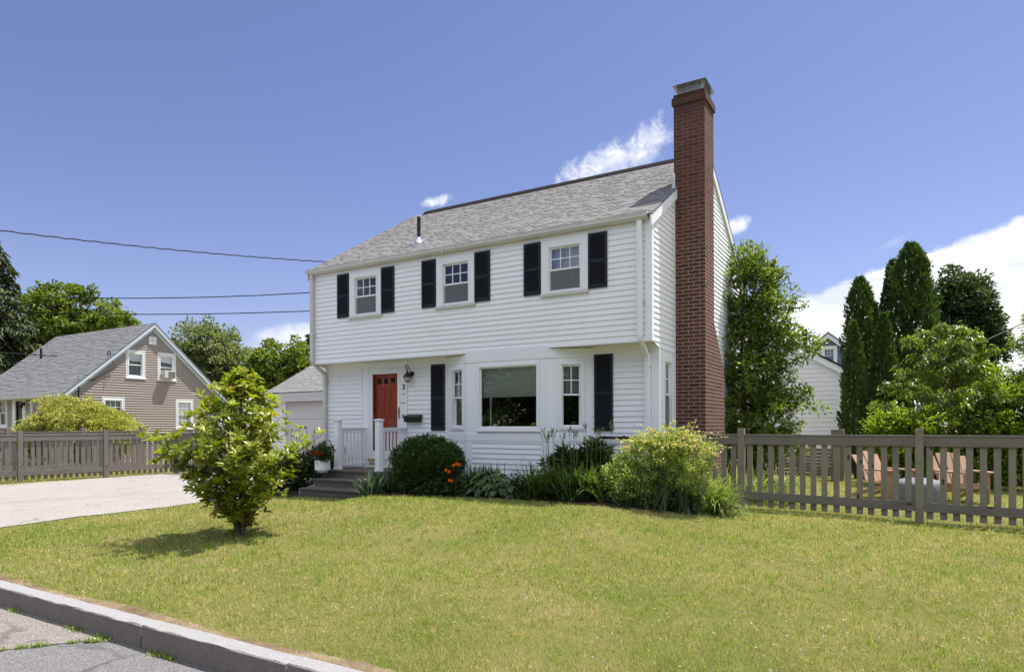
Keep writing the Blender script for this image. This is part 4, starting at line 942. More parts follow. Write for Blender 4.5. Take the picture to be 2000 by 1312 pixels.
# ------------------------------------------------------------------ houses behind the yard
wb = thing('outbuilding', 'plain white clapboard gable wall of a small building behind the leafy tree', 'building', (-2, 16, 0))
WY, WX1, WZ, WA, WS = 13.5, 1.97, 3.30, -2.6, .59
m = MB(); WX0 = 2 * WA - WX1
def wspan(z):
    if z < WZ: return (WX0, WX1)
    return (WX0 + (z - WZ) / WS, WX1 - (z - WZ) / WS)
clap(m, (0, WY), (1, 0), (0, -1), -.2, WZ + (WX1 - WA) * WS - .03, .152, wspan, (), .014)
m.build('gable_wall', M_whitefar, wb)
m = MB(); clap(m, (WX1, WY), (0, 1), (1, 0), -.2, WZ - .05, .152, lambda z: (0, 6), (), .014); m.build('side_wall', M_whitefar, wb)
m = MB(); m.box(WX1 - .10, WX1 + .012, WY - .022, WY - .002, -.2, WZ - .1); m.box(WX1, WX1 + .02, WY - .002, WY + .08, -.2, WZ - .1)
za = WZ + (WX1 - WA) * WS + .02
m.hexa([(WX1 + .14, WY - .10, WZ - .07 - .22), (WX1 + .14, WY - .02, WZ - .07 - .22), (WA, WY - .02, za - .22), (WA, WY - .10, za - .22), (WX1 + .14, WY - .10, WZ - .07), (WX1 + .14, WY - .02, WZ - .07), (WA, WY - .02, za), (WA, WY - .10, za)])
m.box(WX1, WX1 + .22, WY - .12, WY + 6, WZ - .24, WZ - .09); m.build('trim', M_trim, wb)
m = MB(); m.hexa([(WX1 + .24, WY - .14, WZ - .115), (WX1 + .24, WY + 6, WZ - .115), (WA, WY + 6, za + .01), (WA, WY - .14, za + .01), (WX1 + .24, WY - .14, WZ - .06), (WX1 + .24, WY + 6, WZ - .06), (WA, WY + 6, za + .06), (WA, WY - .14, za + .06)])
m.hexa([(WX0 - .2, WY - .14, WZ - .115), (WX0 - .2, WY + 6, WZ - .115), (WA, WY + 6, za + .01), (WA, WY - .14, za + .01), (WX0 - .2, WY - .14, WZ - .06), (WX0 - .2, WY + 6, WZ - .06), (WA, WY + 6, za + .06), (WA, WY - .14, za + .06)]); m.build('roof', M_vent, wb)
m = MB(); m.box(WX1 + .05, WX1 + .13, WY + .05, WY + .13, 0, WZ - .2); m.build('downspout', simple('blue_grey_pipe', (.10, .12, .145), .5, .1, 5, .4), wb)
m = MB(); m.box(.42, .58, WY + 3, WY + 3.15, 3.6, 5.05); m.build('flue', M_vent, wb)
bh = thing('gabled_house', 'blue clapboard gable with white trim and one small window far behind the rear yard', 'house', (0, 38, 0))
BYY = 33.2
m = MB(); clap(m, (0, BYY), (1, 0), (0, -1), 0, 6.72, .2, lambda z: (-4.5, 4.2) if z < 3.2 else (-.14 - (6.85 - z) * 1.18, -.14 + (6.85 - z) * 1.18), [(-.42, .20, 5.15, 5.98)], .012); m.build('gable_wall', M_bluew, bh)
m = MB()
for s_ in (-1, 1):
    m.hexa([(-.14 + s_ * 4.6, BYY - .25, 2.93 - .26), (-.14 + s_ * 4.6, BYY - .05, 2.93 - .26), (-.14, BYY - .05, 6.88 - .28), (-.14, BYY - .25, 6.88 - .28), (-.14 + s_ * 4.6, BYY - .25, 2.96), (-.14 + s_ * 4.6, BYY - .05, 2.96), (-.14, BYY - .05, 6.88), (-.14, BYY - .25, 6.88)])
m.build('gable_trim', M_trim, bh)
m = MB()
for s_ in (-1, 1):
    m.hexa([(-.14 + s_ * 4.7, BYY - .3, 2.9), (-.14 + s_ * 4.7, BYY + 8, 2.9), (-.14, BYY + 8, 6.89), (-.14, BYY - .3, 6.89), (-.14 + s_ * 4.7, BYY - .3, 2.97), (-.14 + s_ * 4.7, BYY + 8, 2.97), (-.14, BYY + 8, 6.98), (-.14, BYY - .3, 6.98)])
m.build('roof', M_shing2, bh)
window(bh, lambda a, z, d: (a, BYY - d, z), -.42, .20, 5.15, 5.98, 5.55, (-.55, .33, 5.05, 6.12), 3, 2, screen=False, curtain=None)

# ------------------------------------------------------------------ fences
def fence(name, label, group, axis, posts, off, zfun, mats, top=1.24, pick=(.088, .168), pz=1.34, first_gap=0, pdepth=.0):
    """picket fence along x or y at offset off; posts = coordinates of the posts along the axis"""
    P = (lambda a, z, d: (a, off + d, z)) if axis == 'x' else (lambda a, z, d: (off - d, a, z))
    mz, mh = mats
    mid = (posts[0] + posts[-1]) / 2
    f = thing(name, label, 'fence', P(mid, 0, 0), group)
    for a in posts:
        m = MB(); z = zfun(a); pbox(m, P, a - .056, a + .056, z - .1, pz, -.056, .056); m.build('post', mz, f, bevel=.006)
    for a, b in zip(posts[:-1], posts[1:]):
        if b < a: a, b = b, a
        za, zb = zfun(a), zfun(b); a0, b0 = a + .057, b - .057
        m = MB(); pbox(m, P, a0, b0, top - .028, top, -.050, .035); m.build('cap_rail', mh, f, bevel=.003)
        m = MB(); pbox(m, P, a0, b0, top - .17, top - .029, -.042, -.018); m.build('top_rail', mh, f, bevel=.002)
        m = MB(); q = [P(a0, za + .155, -.042), P(b0, zb + .155, -.042), P(b0, zb + .155, -.018), P(a0, za + .155, -.018), P(a0, za + .295, -.042), P(b0, zb + .295, -.042), P(b0, zb + .295, -.018), P(a0, za + .295, -.018)]; m.hexa(q); m.build('bottom_rail', mh, f, bevel=.002)
        m = MB(); pbox(m, P, a0, b0, top - .12, top - .06, .012, .04); q = [P(a0, za + .16, .012), P(b0, zb + .16, .012), P(b0, zb + .16, .04), P(a0, za + .16, .04), P(a0, za + .23, .012), P(b0, zb + .23, .012), P(b0, zb + .23, .04), P(a0, za + .23, .04)]; m.hexa(q); m.build('back_rail', mh, f)
        m = MB(); n = max(1, round((b0 - a0) / pick[1])); st_ = (b0 - a0) / n
        for i in range(n):
            c = a0 + st_ * (i + .5) + random.uniform(-.006, .006); z = zfun(c); t = random.random(); ln = random.uniform(-.004, .004)
            m.hexa([P(c - pick[0] / 2 + ln, z + .045, -.016), P(c + pick[0] / 2 + ln, z + .045, -.016), P(c + pick[0] / 2 + ln, z + .045, .010), P(c - pick[0] / 2 + ln, z + .045, .010), P(c - pick[0] / 2, top - .03, -.016), P(c + pick[0] / 2, top - .03, -.016), P(c + pick[0] / 2, top - .03, .010), P(c - pick[0] / 2, top - .03, .010)], t)
        m.build('picket', mz, f, bevel=.002)
    return f
fence('picket_fence', 'grey brown picket fence running right from the brick chimney across the side yard', None, 'x', [.11, 1.345, 3.955, 6.55, 9.1], .75, lambda x: float(gz(x, .75)), (M_fz, M_fx))
lf = fence('picket_fence', 'weathered grey picket fence along the left edge of the driveway', None, 'y', [-7.2, -4.95, -2.93, -.95, .95], 0, lambda y: -.02, (M_gz, M_gy), pick=(.078, .146), pz=1.30, top=1.20)
lf.location.x = 0
for o_ in list(lf.children): pass
# this run leans slightly off the house axis
ang = math.atan2(.7, 3.94); lf.location = (-15.6, -.95 + .0, 0)
lf.rotation_euler.z = -ang
for c_ in lf.children: c_.location = Vector((0, .95, 0))
fence('picket_fence', 'short weathered picket run turning off at the far end of the driveway', None, 'x', [-15.3, -14.25, -13.1], .97, lambda x: -.02, (M_gz, M_gx), pick=(.06, .115), pz=1.28, top=1.19)
fence('picket_fence', 'second weathered fence just behind the driveway fence with taller posts showing above it', None, 'y', [-6.3, -4.4, -2.45, -.5, 1.3], -17.75, lambda y: -.02, (M_gz, M_gy), pick=(.075, .155), pz=1.37, top=1.26)
rf_ = thing('slat_screen', 'low grey slatted wooden screen behind the leafy tree, seen through the picket fence', 'screen', (1.4, 8.6, 0))
m = MB()
for i in range(8): m.box(.2, 2.15, 8.58, 8.61, .0 + i * .095, .078 + i * .095)
m.build('slat', M_gx, rf_)
m = MB(); m.box(.2, .28, 8.611, 8.69, -.05, .80); m.box(1.2, 1.28, 8.611, 8.69, -.05, .80); m.build('post', M_gz, rf_)
gp2 = thing('gate_pillar', 'square boxed wooden gate pillar with a stick on top in the rear yard', 'gate post', (2.3, 7.9, 0))
m = MB(); m.box(2.14, 2.44, 7.78, 8.05, -.06, 1.27); m.build('box_post', M_fz, gp2, bevel=.01)
m = MB(); m.box(2.12, 2.46, 7.76, 8.07, 1.0, 1.06); m.build('band', M_fx, gp2)
m = MB(); m.tube([(2.36, 7.9, 1.25), (2.37, 7.9, 1.42)], .02, 6); m.build('stick', M_barkd, gp2)
bf = thing('board_fence', 'dark upright board fence in shade at the back of the yard', 'fence', (6, 8.9, 0))
m = MB(); x = 2.6
while x < 11.5:
    w = random.uniform(.13, .15); m.box(x, x + w, 8.88 + random.uniform(0, .006), 8.91, -.1, 1.02 + random.uniform(-.02, .02)); x += w + .012
m.build('board', M_bz, bf)
m = MB(); m.box(2.6, 11.4, 8.912, 8.95, .2, .29); m.box(2.6, 11.4, 8.912, 8.95, .75, .84); m.build('rail', M_bz, bf)

# ------------------------------------------------------------------ yard furniture
def adirondack(loc, rz, label):
    c = thing('adirondack_chair', label, 'chair', loc, 'adirondack chairs round the fire pit')
    c_loc = Vector(loc)
    def add(m, name, par=None):
        # parts are modelled round the origin
        o = m.build(name, M_cedar, None, bevel=.004); o.parent = par or c; return o
    m = MB()
    n = 5
    for i in range(n):
        a = (i - (n - 1) / 2); x0 = a * .118; xt = a * .145; h = .93 - .018 * a * a
        m.hexa([(x0 - .052, .24, .34), (x0 + .052, .24, .34), (x0 + .052, .265, .34), (x0 - .052, .265, .34), (xt - .064, .24 + .30, h), (xt + .064, .24 + .30, h), (xt + .064, .265 + .30, h), (xt - .064, .265 + .30, h)])
    add(m, 'backrest')
    m = MB()
    for i in range(6): y = -.30 + i * .092; z = .385 - (y + .3) * .15; m.hexa([(-.27, y, z - .022), (.27, y, z - .022), (.27, y + .082, z - .034), (-.27, y + .082, z - .034), (-.27, y, z), (.27, y, z), (.27, y + .082, z - .012), (-.27, y + .082, z - .012)])
    add(m, 'seat')
    for s_ in (-1, 1):
        m = MB(); m.prism([(-.36, .56), (-.38, .60), (-.30, .605), (.36, .60), (.36, .57), (-.2, .575)], lambda a_, b_, d: (d, a_, b_), s_ * .30 - .065, s_ * .30 + .075); add(m, 'armrest')
        m = MB(); m.box(s_ * .30 - .013 + .0, s_ * .30 + .013, -.30, -.20, 0, .574); add(m, 'leg')
        m = MB(); m.hexa([(s_ * .27 - .012, -.26, .30), (s_ * .27 + .012, -.26, .30), (s_ * .27 + .012, .62, .0), (s_ * .27 - .012, .62, 0), (s_ * .27 - .012, -.26, .37), (s_ * .27 + .012, -.26, .37), (s_ * .27 + .012, .62, .08), (s_ * .27 - .012, .62, .08)]); add(m, 'leg')
    m = MB(); m.box(-.36, .36, .38, .405, .54, .575); m.box(-.29, .29, -.30, -.275, .28, .36); add(m, 'stretcher')
    c.rotation_euler.z = rz
    return c
adirondack((3.50, 3.75, float(gz(3.5, 3.7))), R(52), 'cedar adirondack chair left of the covered fire pit, turned towards the right')
adirondack((4.72, 4.12, float(gz(4.7, 4.1))), R(26), 'cedar adirondack chair right of the covered fire pit, slatted seat facing the fence')
pit = thing('fire_pit', 'round fire pit under a wrinkled grey cover between two cedar chairs', 'fire pit', (3.98, 2.95, -.06))
m = MB(); prof = [(.41, -.02), (.415, .12), (.412, .28), (.405, .37), (.385, .41), (.33, .44), (.2, .475), (.05, .485)]
m.lathe((3.98, 2.95, -.05), prof, 40)
m.v = [(x + .012 * math.sin(z * 23 + x * 17) * (1 if z < .35 else .4), y + .012 * math.sin(x * 26 + z * 9), z + .006 * math.sin(x * 31) * math.sin(y * 29)) for x, y, z in m.v]
m.build('cover', M_fab, pit, smooth=True)

# ------------------------------------------------------------------ overhead cables
def cable(name, label, a, b, sag, r, n=40, twist=0, group=None):
    a, b = Vector(a), Vector(b); pts = []
    for i in range(n + 1):
        t = i / n; p = a.lerp(b, t); p.z -= sag * 4 * t * (1 - t)
        if twist: p.z += twist * math.sin(t * n * 1.9); p.x += twist * math.cos(t * n * 1.9)
        pts.append(p)
    m = MB(); m.tube(pts, r, 6); o = m.build(name, M_cable, None); tag(o, label, 'cable', group); return o
cable('service_cable', 'thick twisted black service cable reaching the left end of the white house roof', (-8.36, .42, 5.40), (-11.35, -8.2, 4.95), .12, .013, 90, .008)
cable('utility_wire', 'upper of the two thin wires crossing the sky left of the white house', (-48.62, 6.69, 9.95), (-24, 21.35, 10.3), .55, .030)
cable('utility_wire', 'lower of the two thin wires crossing the sky left of the white house', (-48.62, 6.69, 8.9), (-24, 21.35, 9.0), .42, .030)
cable('utility_wire', 'short wire running from the far left edge to the taupe cottage roof', (-31, -2.5, 4.75), (-27.6, 4.0, 4.46), .06, .022)
cable('utility_wire', 'thin wire slanting up to the right edge behind the young cherry tree', (1.5, 18.2, 2.4), (10.5, 23.0, 6.9), .25, .022)

# ------------------------------------------------------------------ plant builders
def put(name, parts, mat, parent=None, smooth=False, tips=None):
    """join several (V,F) leaf arrays in one mesh"""
    V = []; F = []; T = []; o = 0
    for q in parts:
        v, f = q[0], q[1]; per = q[2] if len(q) > 2 else None
        V.append(v); F.append(f + o); o += len(v); T.append(per if per is not None else None)
    V = np.concatenate(V); F = np.concatenate(F)
    return V, F
def leafobj(name, V, F, per, mat, parent, lo=0, hi=.9, tipfrac=0, tint=None, smooth=False):
    n = len(F) // per
    t = rng.uniform(lo, hi, n) if tint is None else tint
    if tipfrac: t = np.where(rng.random(n) < tipfrac, 1.0, t)
    return npmesh(name, V, F, np.repeat(t, per), mat, parent, smooth)
def limb(mb, a, b, r0, r1, bend=.12, n=6, seg=6):
    a, b = np.array(a, float), np.array(b, float); L = np.linalg.norm(b - a); off = rng.normal(0, bend * L, 3) * .5; off[2] = abs(off[2]) * .6
    pts = [a + (b - a) * t + off * math.sin(math.pi * t) for t in np.linspace(0, 1, seg + 1)]
    mb.tube(pts, list(np.linspace(r0, r1, seg + 1)), n, cap=False); return pts
def crown(ells, nclump, cr, nleaf, L, Wd, bias=.55, flat=.75, droop=.2, cull=None, mode='leaf', updir=.35, minz=None, noise=.35):
    """foliage as many clumps spread through ellipsoids: each leaf sits in a clump, turned outwards and up"""
    vol = np.array([e[3] * e[4] * e[5] for e in ells]); idx = rng.choice(len(ells), nclump, p=vol / vol.sum())
    E = np.array([e[:6] for e in ells]); d = rdir(nclump); rr = bias + (1 - bias) * rng.random(nclump) ** .6
    inner = rng.random(nclump) < .22; rr = np.where(inner, rng.random(nclump) * .8, rr)
    wob = 1 + noise * .5 * np.sin(d[:, 0] * 5.1 + idx) * np.sin(d[:, 2] * 4.3 + 2 * idx) + rng.normal(0, noise * .15, nclump)
    C = E[idx, :3] + d * E[idx, 3:6] * (rr * wob)[:, None]
    ctint = rng.normal(.5, .16, nclump)
    R_ = cr * rng.uniform(.6, 1.25, nclump); ci = np.repeat(np.arange(nclump), nleaf); n = len(ci)
    o = rdir(n) * (rng.random(n) ** .45)[:, None]; o[:, 2] *= flat
    P = C[ci] + o * R_[ci][:, None]
    D = unit(o * .9 + d[ci] * .5 + np.array([0, 0, updir]) + rng.normal(0, .45, (n, 3)))
    N = unit(np.array([0, 0, 1.0]) + rng.normal(0, .55, (n, 3)) + o * .3)
    keep = np.ones(n, bool)
    if cull is not None: keep &= cull(P)
    if minz is not None: keep &= P[:, 2] > minz
    P, D, N, ci = P[keep], D[keep], N[keep], ci[keep]; n = len(P)
    V, F = leaves(P, D, N, L * rng.uniform(.65, 1.25, n), Wd * rng.uniform(.7, 1.2, n), .22, droop)
    tint = np.clip(ctint[ci] + rng.normal(0, .17, n), 0, .95)
    return V, F, tint, C
def tree(name, label, base, h, tr, ells, nclump, cr, nleaf, L, Wd, lmat, bmat=None, group=None, cat='tree', stems=1, nlimb=22, cull=None, twigs=0, **kw):
    t = thing(name, label, cat, base, group); base = np.array(base, float)
    V, F, tint, C = crown(ells, nclump, cr, nleaf, L, Wd, cull=cull, **kw)
    m = MB(); top = base + np.array([0, 0, h])
    tops = []
    for s_ in range(stems):
        tp = top + (rng.normal(0, .05 * h, 3) * (1, 1, 0) - np.array([0, 0, .12 * h * rng.random()]) if stems > 1 else 0); pts = limb(m, base + (rng.normal(0, tr * 1.2, 3) * (1, 1, 0) if stems > 1 else 0), tp, tr, tr * .3, .05, 9, 8); tops.append(pts)
    sel = C[rng.choice(len(C), min(nlimb, len(C)), replace=False)]
    for c in sel:
        pts = tops[rng.integers(stems)]; q = min(range(len(pts)), key=lambda i: abs(pts[i][2] - (c[2] - .35 * np.linalg.norm(c[:2] - base[:2]) - .1 * h)))
        limb(m, pts[q], c, tr * .35, tr * .08, .10, 6, 5)
    if twigs:
        PP, DD, TT = [], [], []; c0 = np.mean([e[:3] for e in ells], 0)
        for i in range(twigs):
            c = C[rng.integers(len(C))]; o_ = unit(c - c0); o_[2] = o_[2] * .6 + .25; ln_ = rng.uniform(.3, .7) * cr * 2.6; e2 = c + unit(o_ + rng.normal(0, .25, 3)) * ln_; q = np.array(limb(m, c, e2, .007, .002, .1, 5, 6)); k_ = int(26 * ln_ / .5) + 6; tt = rng.random(k_); PP.append(np.stack([np.interp(tt * 6, range(7), q[:, j]) for j in range(3)], 1) + rng.normal(0, .02, (k_, 3))); DD.append(rdir(k_) * .9 + unit(e2 - c)[None] * .7 + np.array([0, 0, .2])); TT.append(np.clip(rng.normal(.6, .2, k_), 0, .95))
        PP, DD, TT = np.concatenate(PP), np.concatenate(DD), np.concatenate(TT)
        if cull is not None: kp = cull(PP); PP, DD, TT = PP[kp], DD[kp], TT[kp]
        V2, F2 = leaves(PP, DD, np.array([0, 0, 1.0]) + rng.normal(0, .5, PP.shape), L * rng.uniform(.7, 1.2, len(PP)), Wd * rng.uniform(.7, 1.2, len(PP)), .22, .2); F = np.concatenate([F, F2 + len(V)]); V = np.concatenate([V, V2]); tint = np.concatenate([tint, TT])
    m.build('trunk', bmat or M_bark, t, smooth=True)
    npmesh('crown', V, F, np.repeat(tint, 2), lmat, t)
    return t

# ------------------------------------------------------------------ star magnolia on the lawn
MBX, MBY = -4.15, -5.14; MZ = float(gz(MBX, MBY)) + .0
mag = thing('magnolia', 'bushy young magnolia with yellow green leaves standing alone on the lawn', 'shrub', (MBX, MBY, MZ))
prof_z = np.array([.05, .22, .5, .85, 1.15, 1.36, 1.6, 1.85, 2.08, 2.30]); prof_r = np.array([.07, .16, .38, .72, .86, 1.02, .76, .50, .25, .04])
m = MB(); heads = []
for s_ in range(7):
    a = s_ * .9 + rng.uniform(0, .4); tp = (MBX + .22 * math.cos(a), MBY + .22 * math.sin(a), MZ + 1.3 + rng.uniform(0, .6)); limb(m, (MBX + .05 * math.cos(a), MBY + .05 * math.sin(a), MZ - .05), tp, .026, .010, .06, 7, 8)
limb(m, (MBX, MBY, MZ - .05), (MBX, MBY, MZ + 2.15), .035, .008, .03, 8, 10)
nb = 128
for b_ in range(nb):
    zt = .18 + 2.08 * ((b_ + .5) / nb) ** .92 + rng.normal(0, .04); a = b_ * 2.39996 + rng.normal(0, .25); rmax = np.interp(zt, prof_z, prof_r) * rng.uniform(.62, 1.16) * (1 + .20 * math.sin(zt * 10.5 + 1.0))
    z0 = max(.04, zt - rmax * rng.uniform(.45, .9)); s0 = np.array([MBX + .06 * math.cos(a), MBY + .06 * math.sin(a), MZ + z0])
    s1 = np.array([MBX + rmax * math.cos(a), MBY + rmax * math.sin(a), MZ + zt]); pts = limb(m, s0, s1, .011, .003, .10, 5, 6)
    pts = np.array(pts); k_ = max(3, int(rmax / .105))
    for j in range(k_):
        t = .34 + .66 * (j + rng.random() * .6) / k_ if j < k_ - 1 else 1.0
        p = np.array([np.interp(t * 6, np.arange(7), pts[:, q]) for q in range(3)]); jit = rng.normal(0, .07 if t < .99 else .01, 3); p2 = p + jit + np.array([0, 0, .04])
        d = unit(s1 - s0) * .55 + np.array([0, 0, .55]) + rng.normal(0, .25, 3); heads.append((p2, unit(d), t))
        if t < .99: m.tube([p, p2], .003, 4, cap=False)
m.build('stems', M_bark, mag, smooth=True)
P = []; D = []; N = []; T = []
for p, d, t in heads:
    n = rng.integers(7, 12); ref = unit(np.cross(d, [.3, .2, 1.0])); r2 = np.cross(d, ref); ct = rng.normal(.5, .13)
    for i in range(n):
        a = i * 2.39996 + rng.normal(0, .3); out = ref * math.cos(a) + r2 * math.sin(a); up_ = rng.uniform(.15, 1.15)
        P.append(p - d * .05 * rng.random()); D.append(out * 1.0 + d * up_ + np.array([0, 0, .08])); N.append(d * 1.0 - out * up_ * .6 + rng.normal(0, .2, 3)); hgt = (p[2] - MZ) / 2.3; T.append(1.0 if rng.random() < (.006 + .06 * max(0, hgt - .4) ** 1.3 * (t > .9)) else np.clip(ct + rng.normal(0, .14) + .15 * (t > .9), 0, .92))
n = len(P); V, F = bigleaves(np.array(P), np.array(D), np.array(N), rng.uniform(.08, .15, n), rng.uniform(.036, .058, n), rng.uniform(.05, .35, n), .16)
npmesh('foliage', V, F, np.repeat(np.array(T), 8), L_mag, mag, smooth=True)

# ------------------------------------------------------------------ foundation planting
def G(x, y): return np.array([x, y, float(gz(x, y))])
# boxwood
bx_ = thing('boxwood', 'dark rounded boxwood beside the porch steps', 'shrub', (-4.06, -1.1, .1))
V, F, tint, C = crown([(-4.03, -1.1, .72, .72, .56, .46), (-4.03, -1.1, .40, .66, .52, .36)], 1150, .085, 30, .046, .028, .9, 1, .1, updir=.5, noise=.08, cull=lambda P: P[:, 1] < .38)
npmesh('foliage', V, F, np.repeat(tint, 2), L_box, bx_)
m = MB()
for i in range(9): limb(m, (-4.06 + rng.normal(0, .08), -1.1 + rng.normal(0, .06), .05), (-4.06 + rng.normal(0, .35), -1.1 + rng.normal(0, .25), .8), .014, .005, .1, 5, 4)
m.build('stems', M_barkd, bx_)
# spirea with pink tips
sp = thing('spirea', 'large yellow green shrub with pinkish tips in front of the fence by the chimney', 'shrub', (.42, -.95, .05))
V1, F1, t1, C1 = crown([(.16, .02, .58, .56, .44, .46), (.56, .08, .70, .42, .38, .36), (.32, .02, .94, .36, .32, .18)], 620, .075, 30, .042, .026, .82, .9, .1, updir=.4, noise=.45, cull=lambda P: (P[:, 2] > .02) & ((P[:, 1] < .30) | (P[:, 0] > .06)) & (P[:, 1] < .66))
V2, F2, t2, C2 = crown([(-.28, -.16, .42, .32, .32, .38), (-.18, -.15, .28, .40, .34, .26)], 340, .075, 24, .050, .032, .8, .9, .1, updir=.4, noise=.4, cull=lambda P: P[:, 2] > .02)
# arching sprays over the top
sprP, sprD, sprN, sprT = [], [], [], []
m = MB()
for i in range(190):
    a = rng.uniform(0, 2 * math.pi); r = rng.uniform(.1, .70); b0 = np.array([.26 + r * .80 * math.cos(a), .05 + r * .5 * math.sin(a), .90 + .28 * (1 - r * 1.35) + rng.normal(0, .06)]); d = unit(np.array([math.cos(a) * .9 + .25, math.sin(a) * .6 - .1, .55 - .4 * r + rng.normal(0, .15)])); Ls = rng.uniform(.16, .42) * (1.35 if math.cos(a) > .2 else 1)
    if b0[1] + d[1] * Ls > .62: continue
    pts = [b0 + d * Ls * t - np.array([0, 0, .10 * t * t]) for t in np.linspace(0, 1, 5)]; m.tube(pts, [.003, .003, .0025, .002, .001], 4, cap=False)
    for j in range(20):
        t = j / 19; p = np.array([np.interp(t * 4, range(5), [q[c] for q in pts]) for c in range(3)]); out = rdir(1)[0] * .8 + d * .7; sprP.append(p); sprD.append(out); sprN.append(np.array([0, 0, 1]) + rng.normal(0, .5, 3)); sprT.append(1.0 if rng.random() < .24 + .5 * max(0, t - .6) * (b0[0] > .1) else rng.uniform(.4, .9))
n = len(sprP); V3, F3 = leaves(np.array(sprP), np.array(sprD), np.array(sprN), rng.uniform(.032, .054, n), rng.uniform(.016, .026, n), .2, .1)
V = np.concatenate([V1, V2, V3]); F = np.concatenate([F1, F2 + len(V1), F3 + len(V1) + len(V2)]); T = np.concatenate([t1, t2, np.array(sprT)])
SPO = np.array([.27, -.95, .07]); V = V + SPO
npmesh('foliage', V, F, np.repeat(T, 2), L_spi, sp)
for i in range(16): limb(m, (.15 + rng.normal(0, .12), -.02 + rng.normal(0, .08), -.06), (.2 + rng.normal(0, .4), .0 + rng.normal(0, .2), .8 + rng.normal(0, .15)), .011, .004, .12, 5, 5)
m.v = [(x + SPO[0], y + SPO[1], z + SPO[2]) for x, y, z in m.v]
m.build('stems', M_twig, sp)
def clumpplant(name, label, spots, n, H, Wd, arch, lean, mat, cat='plant', group=None, spread=.05, nseg=5, azc=None, per=None, w0=.7):
    """one clump of strap leaves per call"""
    c = np.mean(np.array(spots), 0); o = thing(name, label, cat, G(c[0], c[1]), group); Ps = []
    for x, y in spots:
        k_ = n // len(spots); P_ = np.stack([rng.normal(x, spread, k_), rng.normal(y, spread * .8, k_), np.zeros(k_)], 1); P_[:, 2] = gz(P_[:, 0], P_[:, 1]) - .01; Ps.append(P_)
    P_ = np.concatenate(Ps); k_ = len(P_); az_ = rng.uniform(0, 2 * np.pi, k_) if azc is None else rng.normal(azc[0], azc[1], k_)
    V, F = blades(P_, az_, np.abs(rng.normal(lean, lean * .6, k_)), rng.uniform(H[0], H[1], k_), rng.uniform(Wd[0], Wd[1], k_), np.abs(rng.normal(arch, arch * .4, k_)), nseg, w0)
    leafobj('blade', V, F, nseg * 2, mat, o); return o
clumpplant('iris', 'clump of dark iris blades between the porch steps and the boxwood', [(-5.1, -1.5), (-4.9, -1.6), (-4.98, -1.78), (-4.72, -1.85), (-4.6, -1.5)], 190, (.30, .62), (.018, .032), .7, .35, L_iris, spread=.08)
clumpplant('iris', 'upright iris fan behind the hosta under the picture window', [(-2.95, -1.0), (-2.8, -1.03), (-3.1, -1.1), (-2.66, -.98)], 120, (.40, .62), (.022, .036), .18, .18, L_iris, spread=.05)
clumpplant('iris', 'grey green sword leaves in front of the pink tipped shrub', [(.34, -1.25), (.56, -1.22), (.82, -1.0), (.95, -.78), (.5, -1.08), (.18, -1.32)], 150, (.36, .74), (.032, .054), .32, .30, L_iris, spread=.07)
clumpplant('daylily', 'bright arching daylily leaves against the first fence post', [(1.02, -.52), (1.14, -.36), (1.0, -.3), (1.15, -.12)], 250, (.5, .85), (.014, .026), 1.5, .55, L_bladeb, spread=.06, nseg=7, azc=(-.25, .9))
clumpplant('daylily', 'lone drooping daylily leaves at the left foot of the pink tipped shrub', [(-.36, -1.34)], 18, (.55, .75), (.024, .034), 2.5, .3, L_bladeb, spread=.03, nseg=8, azc=(3.3, .6))
def daylily(x, y, label, nbl=110, stalks=5, hs=(.9, 1.22), H=(.55, .85)):
    o = clumpplant('daylily', label, [(x - .08, y), (x + .08, y + .05), (x, y - .06)], nbl, H, (.016, .028), 1.35, .30, L_blade, spread=.06, nseg=7, group='green daylilies under the bay window')
    m = MB(); P = []; D = []
    for i in range(stalks):
        g0 = float(gz(x, y)); bx, by = x + rng.normal(0, .09), min(y + .1 + rng.normal(0, .06), -.06); h = rng.uniform(*hs); tx, ty = bx + rng.normal(0, .05), by + rng.normal(0, .03)
        pts = [(bx + (tx - bx) * t, by + (ty - by) * t, g0 + h * t) for t in np.linspace(0, 1, 5)]; m.tube(pts, [.006, .005, .005, .004, .003], 5)
        for j in range(5):
            a = rng.uniform(0, 6.28); b0 = np.array(pts[-1]) - np.array([0, 0, rng.uniform(0, .1)]); e = b0 + np.array([math.cos(a) * .045, math.sin(a) * .04, .06]); m.tube([b0, e], .003, 4); m.tube([e, e + np.array([0, 0, .02]), e + np.array([math.cos(a) * .01, 0, .055])], [.005, .009, .003], 5)
    m.build('bud_stalk', simple('pale_stalk_%d' % len(bpy.data.materials), (.12, .16, .05), .6, .15, 20, .2), o); return o
for x, y, lab, ns in ((-1.72, -1.18, 'daylily clump right of the white flowers below the picture window', 0), (-1.42, -1.12, 'daylily clump with the tallest bud stalks below the right bay corner', 6), (-1.08, -1.2, 'daylily clump before the right bay corner with drooping blades', 2), (-.74, -1.12, 'daylily clump with bud stalks left of the gas pipe elbow', 5), (-.46, -1.05, 'daylily clump just left of the pink tipped shrub', 3)): daylily(x, y, lab, 110, ns)
